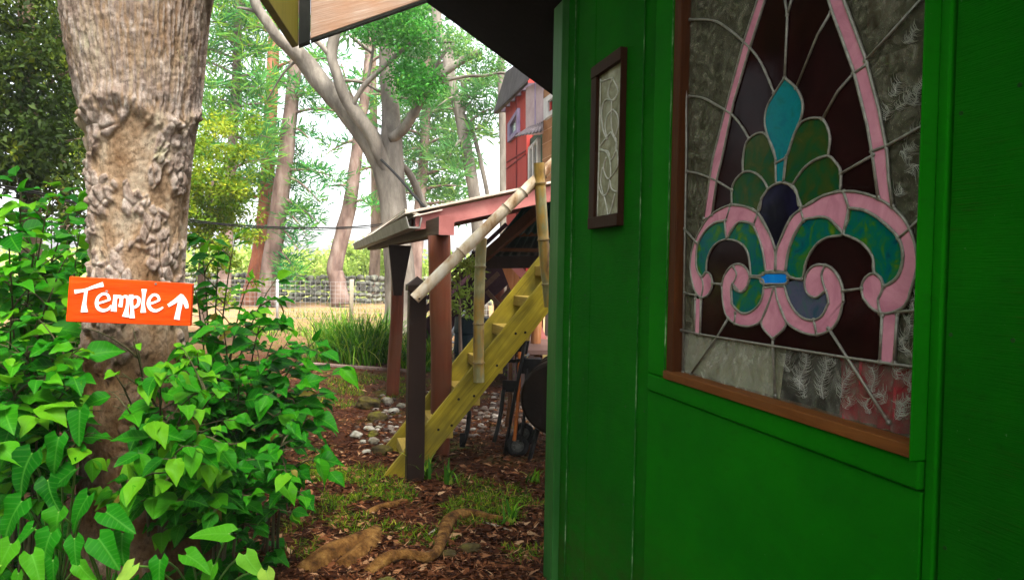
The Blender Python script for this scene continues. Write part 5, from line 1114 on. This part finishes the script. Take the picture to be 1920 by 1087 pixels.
shrub('shrub', 'tall bright shrub at the left edge, rising beside the trunk', Pz(30, 1000), T((40, 360, 3.6), (95, 370, 3.7), (130, 400, 3.8), (15, 420, 3.4), (70, 440, 3.4), (130, 470, 3.5), (20, 500, 3.2), (100, 540, 3.3)), .15, 1.2, .66, 4, group=GS)
shrub('shrub', 'broad leaved shrub at the left edge beneath the sign level', Pz(20, 1080), T((20, 590, 2.9), (70, 600, 3.0), (120, 640, 3.0), (30, 680, 2.8), (90, 700, 2.9), (140, 720, 2.9), (10, 760, 2.6), (60, 780, 2.7)), .125, 1.2, .52, 4, group=GS)
shrub('shrub', 'leafy shrub filling the gap behind the trunk on the left', Pz(90, 880), T((100, 350, 5.0), (150, 380, 5.0), (60, 400, 5.2), (130, 440, 5.0), (30, 330, 5.3), (170, 470, 5.0), (160, 560, 4.8), (90, 520, 4.9)), .16, 1.1, .58, 4, group=GS)
shrub('shrub', 'tall open shrub with dark stems just right of the trunk', Pz(400, 940), T((410, 470, 4.3), (440, 450, 4.5), (470, 520, 4.4), (380, 480, 4.4), (520, 520, 4.5), (365, 540, 4.2), (455, 590, 4.2), (400, 600, 4.2)), .13, 1.0, .55, 3, group=GS)
shrub('shrub', 'dense dark shrub right of the trunk spreading over the path', Pz(440, 1000), T((420, 620, 3.7), (490, 600, 3.8), (540, 640, 3.9), (590, 640, 4.0), (640, 690, 4.0), (560, 720, 3.7), (500, 680, 3.6), (450, 700, 3.5), (590, 780, 3.7), (530, 770, 3.5), (400, 670, 3.6), (380, 740, 3.5)), .145, 1.3, .36, 5, group=GS)
shrub('shrub', 'light green leafy shrub in front of the trunk foot', Pz(300, 1100), T((250, 640, 2.75), (300, 700, 2.7), (215, 700, 2.75), (350, 760, 2.6), (400, 800, 2.6), (290, 790, 2.5), (450, 830, 2.6), (330, 860, 2.4), (235, 760, 2.7), (410, 730, 2.9)), .115, 1.0, .62, 3, group=GS, sag=.7, low=.4)
shrub('shrub', 'thin shoot with a few drooping leaves at the path edge', Pz(500, 1040), T((570, 930, 3.0), (530, 900, 3.0), (545, 790, 3.2), (590, 860, 3.2)), .13, .7, .45, 2, group=GS, sag=.8, low=.5)
shrub('shrub', 'low dark shrub filling the bottom centre of the shrubbery', Pz(420, 1085), T((370, 900, 2.8), (430, 880, 2.9), (470, 930, 2.9), (330, 940, 2.7), (500, 850, 3.1), (400, 960, 2.7), (290, 930, 2.8)), .11, 1.2, .36, 4, group=GS)
shrub('shrub', 'yellowish green shrub hugging the trunk foot on its right', Pz(380, 1060), T((330, 690, 3.0), (370, 660, 3.1), (300, 780, 2.8), (350, 830, 2.7), (260, 850, 2.7), (390, 870, 2.8), (230, 700, 2.9), (310, 900, 2.6)), .12, 1.0, .66, 3, group=GS, sag=.6, low=.35)
shrub('shrub', 'dense leafy shrub in the left foreground beside the arrowhead plants', Pz(60, 1100), T((50, 640, 2.9), (110, 690, 2.95), (150, 660, 3.0), (20, 720, 2.8), (130, 780, 2.8), (80, 760, 2.7), (150, 840, 2.7), (0, 830, 2.5)), .135, 1.1, .6, 4, group=GS)
shrub('shrub', 'lush bright shrub behind the sign on the left', Pz(120, 900), T((60, 470, 4.2), (120, 500, 4.2), (150, 430, 4.3), (20, 520, 4.0), (150, 580, 4.1), (90, 580, 4.0), (40, 420, 4.3)), .16, 1.1, .7, 4, group=GS)
# individual broad leaves of the front shrub are part of its foliage; arrowhead plants grow below
def arrowhead(label, root, spots, size, bright):
    size *= .72; root = Vector(root); e = empty('arrowhead_plant', root, label, 'plant', 'arrowhead plants at the foot of the trunk'); mb_ = MB(); P, D, Nn, Sz, Rd = [], [], [], [], []
    for (px, py, d, ang, sc) in spots:
        b = Py(px, py, d); dirv = CR*math.cos(ang)*1.0+CU*math.sin(ang)*.8+Vector((0, -.35, -.1)); c = root.lerp(b, .5)+Vector((0, .05, .12))
        mb_.tube([root*(1-t)**2+c*2*t*(1-t)+b*t*t for t in np.linspace(0, 1, 7)], [.004]*7, 6)
        P.append(tuple(b)); D.append(tuple(dirv+rv(.12))); Nn.append(tuple(Vector((0, -.75, .75))+rv(.3))); Sz.append(size*sc); Rd.append(min(1, max(.02, bright+g3.gauss(0, .15))))
    mb_.build('stalks', M['greenstem'], e, smooth=True); put_leaves('foliage', 'arrow', P, D, Nn, Sz, Rd, M['arrowleaf'], e)
dn = -1.57
arrowhead('arrowhead plant with dark pale veined leaves, left of the trunk foot', Pz(110, 1120), [(150, 770, 2.7, -1.4, 1.0), (140, 880, 2.6, -2.3, 1.2), (110, 820, 2.6, -1.7, 1.0), (60, 850, 2.5, -1.9, 1.1), (165, 930, 2.5, -1.9, 1.0), (90, 900, 2.5, -1.2, 1.0), (40, 940, 2.4, -2.0, 1.0), (20, 800, 2.6, -1.5, 1.0)], .19, .35)
arrowhead('arrowhead plant with large striped leaves in front of the trunk foot', Pz(200, 1160), [(200, 960, 2.35, -.4, 1.05), (110, 960, 2.35, -1.5, 1.0), (185, 1010, 2.3, -.6, 1.0), (95, 1000, 2.3, -1.8, 1.0), (140, 1010, 2.3, -1.3, .85), (230, 1000, 2.4, -1.6, .9), (60, 990, 2.35, -2.2, .9)], .175, .5)
arrowhead('pale arrowhead plant in the bottom left corner', Pz(60, 1220), [(20, 1020, 2.1, -1.9, 1.0), (60, 1040, 2.1, -.9, 1.0), (100, 1050, 2.1, -1.4, .9), (0, 1050, 2.1, -2.3, .9), (150, 1060, 2.1, -.7, .8), (35, 1075, 2.05, -1.5, .8)], .15, .78)
arrowhead('arrowhead plant with a big striped leaf at the bottom of the shrubbery', Pz(370, 1170), [(430, 1000, 2.5, 2.9, 1.2), (350, 1040, 2.4, -.2, 1.0), (300, 1050, 2.35, -1.4, 1.0), (400, 1060, 2.4, -1.8, .9), (460, 1040, 2.5, -.9, .9), (250, 1060, 2.3, -2.1, .9), (500, 1070, 2.45, -1.2, .8)], .16, .72)
# ground cover between and below the plants
pts = []
for _ in range(420):
    px, py = g3.uniform(-30, 520), g3.uniform(960, 1180); p = Pz(px, py); 
    if p.x > -.75 + .1*math.sin(p.y*9): continue
    pts.append(Vector((p.x, p.y, gh(p.x, p.y)+g3.uniform(.03, .16))))
Dd = [(g3.uniform(-1, 1), g3.uniform(-1, .5), -.15) for _ in pts]
gcv = put_leaves('ground_cover', 'heart', [tuple(p) for p in pts], Dd, [(g3.uniform(-.3, .3), g3.uniform(-.6, 0), 1) for _ in pts], [g3.uniform(.06, .12) for _ in pts], [g3.uniform(.05, .75) for _ in pts], M['shrubleaf'], None)
tag(gcv, 'low green leaves carpeting the ground under the shrubs', 'ground cover', kind='stuff')

# ------------------------------------------------------------------ strap leaved clump, tufts, grass, litter, stones, roots
M['strap'] = leafmat('strap leaves', [(0, (.015, .07, .004)), (.5, (.05, .17, .006)), (.85, (.14, .29, .01)), (1, (.36, .42, .06))], .35, .5, spec=.12)
M['grass'] = leafmat('grass blades', [(0, (.015, .06, .001)), (.5, (.06, .15, .002)), (.85, (.15, .22, .004)), (1, (.30, .27, .03))], .35, .6, spec=.08)
def blades(name, roots, length, width, mat, parent=None, lean=.8, seed=1, seg=4):
    g = np.random.default_rng(seed); Rts = np.array(roots, float); m_ = len(Rts); az = g.uniform(0, 2*np.pi, m_); L_ = length*(.5+g.random(m_)); ln = lean*(.3+g.random(m_))
    out = np.stack([np.cos(az), np.sin(az), np.zeros(m_)], 1); side = np.stack([-np.sin(az), np.cos(az), np.zeros(m_)], 1); W_ = width*(.6+.8*g.random(m_)); rows = []
    for i in range(seg+1):
        t = i/seg; c_ = Rts+out*(ln*L_*t**1.7)[:, None]+np.array([0, 0, 1])*(L_*(t-.42*ln*t**2.4))[:, None]; w_ = (W_*(1-t**2)*.5+.0004)[:, None]
        rows += [c_-side*w_, c_+side*w_]
    V = np.stack(rows, 1); nv_ = V.shape[1]; F = np.array([(2*i, 2*i+1, 2*i+3, 2*i+2) for i in range(seg)]); F = (F[None]+np.arange(m_)[:, None, None]*nv_).reshape(-1, 4)
    return np_mesh(name, V.reshape(-1, 3), F, mat, parent, rnd=np.repeat(np.clip(g.random(m_), .02, 1), nv_))
for i, (x, y, lab) in enumerate([(620, 672, 'leftmost clump of long strap leaves by the path'), (655, 676, 'dense clump of arching strap leaves, second from the left'), (690, 678, 'clump of strap leaves between the far shelter post and the fence post'), (718, 672, 'clump of strap leaves against the far red brown post'), (765, 680, 'small clump of strap leaves behind the dark newel post'), (795, 690, 'clump of strap leaves between the newel post and the near red post')]):
    p = Pz(x, y); q = [(p.x+g3.gauss(0, .17), p.y+g3.gauss(0, .25), 0) for _ in range(330)]
    e = empty('strap_plant', p, lab, 'plant', 'strap leaved clumps along the garden edge')
    blades('foliage', q, .78 if i < 4 else .55, .022, M['strap'], e, .85, 60+i, 5)
def patch_roots(regs, n_, seed):
    g = random.Random(seed); out = []
    for (cx0, cy0, rx, ry, w_) in regs:
        for _ in range(int(n_*w_)):
            a_ = g.uniform(0, 6.283); r_ = math.sqrt(g.random()); p = Pz(cx0+rx*r_*math.cos(a_), cy0+ry*r_*math.sin(a_))
            if mnoise.noise(Vector((p.x*2.6, p.y*2.6, 7))) < -.06: continue
            out.append((p.x, p.y, gh(p.x, p.y)-.005))
    return out
regs = [(800, 935, 200, 42, 2.4), (900, 960, 130, 30, 1.3), (700, 960, 110, 50, 1.3), (640, 890, 90, 22, .8), (600, 880, 70, 20, .5), (560, 1010, 40, 50, .3), (690, 720, 80, 22, 1.0), (640, 745, 70, 22, .5), (985, 700, 40, 14, .8), (780, 735, 90, 26, 1.0), (980, 1030, 40, 30, .25), (800, 1000, 60, 40, .5), (560, 650, 60, 25, .5), (500, 700, 60, 30, .4), (560, 770, 60, 20, .25)]
tag(blades('grass', patch_roots(regs, 1500, 3), .052, .0065, M['grass'], None, .9, 5, 3), 'short patchy green grass over the mulch path', 'grass', kind='stuff')
tag(blades('far_grass', patch_roots([(640, 592, 180, 10, 1), (560, 620, 120, 14, 1), (700, 566, 140, 8, .6)], 1300, 4), .16, .016, M['strap'], None, .8, 6, 3), 'patchy yellow green grass around the wire fence', 'grass', kind='stuff')
tuft = [(778, 893, 'grass tuft at the foot of the dark newel post', .20), (800, 898, 'broad bladed grass tuft just right of the newel post foot', .22), (845, 905, 'grass tuft in front of the lower stringer', .15), (955, 985, 'grass tuft beside the long tree root', .13), (1000, 905, 'grass tuft near the cabin corner', .12)]
for i, (x, y, lab, l) in enumerate(tuft):
    p = Pz(x, y); e = blades('grass_tuft', [(p.x+g3.gauss(0, .028), p.y+g3.gauss(0, .028), 0) for _ in range(18)], l, .02, M['strap'], None, .7, 70+i, 5); tag(e, lab, 'grass tuft', 'grass tufts near the stairs')
M['litter'] = leafmat('dead leaves', [(0, (.016, .005, .002)), (.4, (.055, .017, .006)), (.72, (.13, .045, .016)), (.92, (.24, .11, .05)), (1, (.36, .22, .12))], .1, .8, spec=.08)
def litter(name, n_, region, ln, wd, seed, mat, lab, zoff=.004):
    g = np.random.default_rng(seed); px = g.uniform(region[0], region[1], n_); py = region[2]+(region[3]-region[2])*g.random(n_)**.8
    P = []
    for a_, b_ in zip(px, py):
        p = Pz(a_, b_); P.append((p.x, p.y, gh(p.x, p.y)+zoff+.012*g.random()))
    P = np.array(P); az = g.uniform(0, 6.283, n_); D = np.stack([np.cos(az), np.sin(az), g.uniform(-.1, .35, n_)], 1); Nn = norm(np.stack([g.normal(0, .45, n_), g.normal(0, .45, n_), np.ones(n_)], 1))
    V, F = leaf_quads(P, D, Nn, ln*(.4+1.2*g.random(n_)), wd*(.5+g.random(n_)), .3)
    return tag(np_mesh(name, V, F, mat, None, rnd=np.repeat(np.clip(g.random(n_)**1.4, .01, 1), 4), smooth=False), lab, 'litter', kind='stuff')
litter('leaf_litter', 9000, (470, 1100, 850, 1130), .055, .024, 3, M['litter'], 'brown dead leaves scattered over the ground')
litter('needle_litter', 16000, (420, 1080, 700, 1120), .075, .006, 4, M['litter'], 'reddish pine needles and twigs covering the path', .003)
litter('far_litter', 5000, (520, 1060, 640, 860), .06, .02, 5, M['litter'], 'fallen leaves on the ground around the stairs')
M['whitestone'] = basic('white coral stone', [(.34, (.05, .035, .022)), (.48, (.17, .15, .11)), (.66, (.36, .34, .29))], 9, .85, bstr=.5)
M['mossrock'] = basic('mossy brown rock', [(.3, (.02, .014, .008)), (.5, (.055, .042, .014)), (.7, (.10, .095, .012))], 9, .95, bstr=.7)
M['pebble'] = leafmat('gravel stones', [(0, (.02, .01, .006)), (.4, (.065, .04, .028)), (.8, (.14, .11, .085)), (1, (.30, .27, .23))], 0, .85)
M['brownroot'] = basic('ochre brown root', [(.3, (.03, .012, .003)), (.5, (.13, .058, .014)), (.72, (.28, .15, .04))], 16, .85, stretch=(1, 1, 1), bstr=1, bscale=45, bdist=.03)
ws = [(668, 812, 16, 'white stone at the left end of the stones beside the lower stair'), (692, 801, 13, 'white stone behind the leftmost stone near the lower stair'), (701, 824, 14, 'white stone in the middle of the small heap by the stair foot'), (687, 845, 13, 'white stone lowest and nearest of the heap by the stair foot'), (680, 826, 9, 'small white stone tucked between bigger stones by the stair foot'), (726, 748, 16, 'flat white stone at the foot of the far shelter post'), (738, 768, 14, 'white stone behind the newel post among gravel'), (752, 758, 11, 'white stone right of the far shelter post foot'), (710, 800, 9, 'little white stone right of the back stone near the stair')]
for i, (x, y, w_, lab) in enumerate(ws):
    p = Pz(x, y+w_*.5); s_ = w_/FPX*p.y*.72; tag(rocks('white_stone', [(p.x, p.y, s_*.45, s_*1.0, s_*.8, s_*.62)], M['whitestone'], None, 80+i, sub=3), lab, 'stone', 'white stones near the stair foot')
for i, (x, y, w_, lab) in enumerate([(707, 779, 20, 'mossy brown boulder in front of the far shelter post'), (690, 752, 24, 'dark mossy boulder left of the far shelter post foot'), (699, 812, 12, 'brown mossy stone on the white stone heap'), (716, 840, 20, 'dark brown stone beside the far stringer foot'), (880, 1022, 24, 'dark flat stone shape standing in for a hole in the leaf litter'), (840, 1034, 20, 'small dark stone half buried beside the long root'), (725, 1085, 22, 'brown stone at the bottom edge of the picture')]):  # the flat one in the leaf litter stands in for a dark hole
    p = Pz(x, y+w_*.5); s_ = w_/FPX*p.y*.8; tag(rocks('mossy_rock', [(p.x, p.y, s_*.35, s_*1.1, s_*.8, s_*(.75 if i < 4 else .42))], M['mossrock'], None, 90+i, sub=4), lab, 'rock', 'mossy rocks on the ground')
gr = []
for _ in range(420):
    px, py = g3.uniform(800, 1045), 735+85*g3.random()**1.3; p = Pz(px, py); s_ = g3.uniform(.012, .035); gr.append((p.x, p.y, s_*.3, s_*1.2, s_, s_*.7))
for _ in range(80):
    px, py = g3.gauss(720, 18), g3.gauss(795, 24); p = Pz(px, py); s_ = g3.uniform(.012, .03); gr.append((p.x, p.y, s_*.3, s_*1.2, s_, s_*.7))
for _ in range(90):
    px, py = g3.uniform(828, 880), g3.uniform(652, 664); p = Pz(px, py); s_ = g3.uniform(.02, .06); gr.append((p.x, p.y, s_*.3, s_*1.2, s_, s_*.7))
tag(rocks('gravel', gr, M['pebble'], None, 33), 'pale gravel spread under the stairs', 'gravel', kind='stuff')
def rootthing(label, path, k=6):
    q = smoothpath(path, k); pts = [Pz(a[0], a[1], a[3]+.018) for a in q]; rad = [a[2]/FPX*p.y*.5 for a, p in zip(q, pts)]
    m = MB(); m.tube(pts, rad, 14, wob=.35); return tag(m.build('tree_root', M['brownroot'], None, smooth=True), label, 'root', 'tree roots breaking the path')
rootthing('long winding tree root running to the cabin corner', [(690, 1075, 26, -.01), (720, 1050, 26, .015), (760, 1040, 22, .02), (800, 1045, 20, .02), (820, 1030, 20, .025), (832, 1000, 20, .025), (845, 972, 22, .02), (880, 962, 18, .015), (920, 970, 14, .005), (960, 975, 12, -.01)])
rootthing('thick ridged tree root crossing the path at the bottom', [(570, 1085, 60, -.05), (610, 1050, 56, -.015), (650, 1030, 50, -.005), (690, 1010, 40, -.005), (705, 998, 30, -.03)])
rootthing('second ridge of the thick root, on the shrub side', [(640, 1068, 40, -.03), (680, 1035, 40, -.01), (706, 1010, 30, -.02), (715, 1000, 24, -.05)])
rootthing('short mossy root in the grass before the stairs', [(685, 965, 16, -.01), (710, 952, 14, .008), (740, 945, 12, .005), (765, 940, 10, -.01)])
# twigs
for i, (a_, b_, lab) in enumerate([((820, 990), (800, 1005), 'short pale twig lying left of the long root'), ((905, 978), (960, 995), 'pale broken stick lying by the cabin corner'), ((560, 895), (585, 905), 'small twig on the path beside the shrub')]):
    m = MB(); m.tube([Pz(*a_, .012), Pz((a_[0]+b_[0])/2, (a_[1]+b_[1])/2, .018), Pz(*b_, .012)], [.008, .009, .006], 7, wob=.3); tag(m.build('twig', M['greypost'], None, smooth=True), lab, 'twig')
# sapling before the ladder
sr = Pz(868, 655); sr = Py(866, 652, 9.8); sr.z = 0
e = empty('sapling', sr, 'slender sapling with feathery leaves in front of the ladder', 'sapling')
m = MB(); tp_ = Py(862, 500, 9.8); m.tube([sr, Py(862, 590, 9.8), tp_, Py(868, 480, 9.8)], [.03, .022, .014, .006], 8)
for x, y in [(835, 520), (890, 500), (845, 490), (890, 545), (838, 570), (885, 580), (850, 540)]: m.tube([Py(863, y+18, 9.8), Py(x, y, 9.7)], [.008, .003], 5)
m.build('trunk', M['koabark'], e, smooth=True)
cloud('crown', [cl(x, y, 9.75, .14, .15, 5, 4) for x, y in [(838, 520), (885, 500), (850, 488), (886, 545), (842, 572), (880, 582), (856, 545), (868, 490), (850, 575), (890, 512)] for _ in range(2)], M['paleleaf'], e, 30, .10, .035, seed=55)
# paint bucket lid, upright stakes of the garden edging
m = MB(); a_ = Pz(560, 684); b_ = Pz(790, 700)
m.box(a_, b_-a_, (0, .06, 0), (0, 0, .05)); tag(m.build('edging', M['pinebark'], None, bevel=.01), 'pale garden edging strip in front of the strap leaved clumps', 'edging')

# ------------------------------------------------------------------ unseen woodland added left of and behind the viewpoint to block sky light
wl_ = []
for _ in range(170):
    a_ = random.uniform(R(100), R(262)); r_ = random.uniform(6.5, 11); x_, y_ = r_*math.cos(a_)-1.0, r_*math.sin(a_)+3.0
    if y_ > 4.5 and x_ > -.75*y_-2.2: continue
    wl_.append((x_, y_, random.uniform(.6, 7.0), random.uniform(.8, 1.4)))
for _ in range(90):
    y_ = random.uniform(3.5, 15); x_ = -.86*y_-2.6-random.uniform(0, 6)
    wl_.append((x_, y_, random.uniform(.4, 6.0), random.uniform(.8, 1.3)))
tag(cloud('woodland', wl_, M['midleaf'], None, 190, .26, .14, seed=77), 'dense green woodland out of view on the left, added to block open sky', 'woodland', kind='stuff')
# ------------------------------------------------------------------ light
w = bpy.data.worlds.new('World'); SC.world = w; w.use_nodes = True; nt = w.node_tree; nt.nodes.clear()
SUN_EL, SUN_AZ = 60, 158                                              # azimuth from +Y towards +X
sky = N(nt, 'ShaderNodeTexSky', sky_type='NISHITA'); sky.sun_disc = False; sky.sun_elevation = R(SUN_EL); sky.sun_rotation = R(SUN_AZ); sky.air_density = 1.0; sky.dust_density = 3.5
hs = N(nt, 'ShaderNodeHueSaturation'); hs.inputs['Saturation'].default_value = .22; nt.links.new(sky.outputs[0], hs.inputs['Color'])
bg = N(nt, 'ShaderNodeBackground'); bg.inputs['Strength'].default_value = .125; nt.links.new(hs.outputs[0], bg.inputs['Color'])
wo = N(nt, 'ShaderNodeOutputWorld'); nt.links.new(bg.outputs[0], wo.inputs['Surface'])
sl = bpy.data.lights.new('sun', 'SUN'); sl.energy = 2.3; sl.angle = R(20); sl.color = (1, .95, .86); so = bpy.data.objects.new('sun', sl); COL.objects.link(so)
sd_ = Vector((math.sin(R(SUN_AZ))*math.cos(R(SUN_EL)), math.cos(R(SUN_AZ))*math.cos(R(SUN_EL)), math.sin(R(SUN_EL))))
so.rotation_euler = sd_.to_track_quat('Z', 'Y').to_euler()
hm, hnt = nodes('pale haze'); pv = N(hnt, 'ShaderNodeVolumePrincipled'); pv.inputs['Color'].default_value = (.95, .97, 1, 1); pv.inputs['Density'].default_value = .0008
ho_ = N(hnt, 'ShaderNodeOutputMaterial'); hnt.links.new(pv.outputs[0], ho_.inputs['Volume'])
mb = MB(); mb.box((-110, -14, -1.5), (220, 0, 0), (0, 114, 0), (0, 0, 22)); hz = tag(mb.build('haze', hm), 'thin pale haze hanging between the trees', 'haze', kind='stuff')
SC.view_settings.view_transform = 'Standard'; SC.view_settings.look = 'None'; SC.view_settings.gamma = 1; SC.view_settings.exposure = 2.45
SC.cycles.max_bounces = 8; SC.cycles.transparent_max_bounces = 8; SC.cycles.use_denoising = True
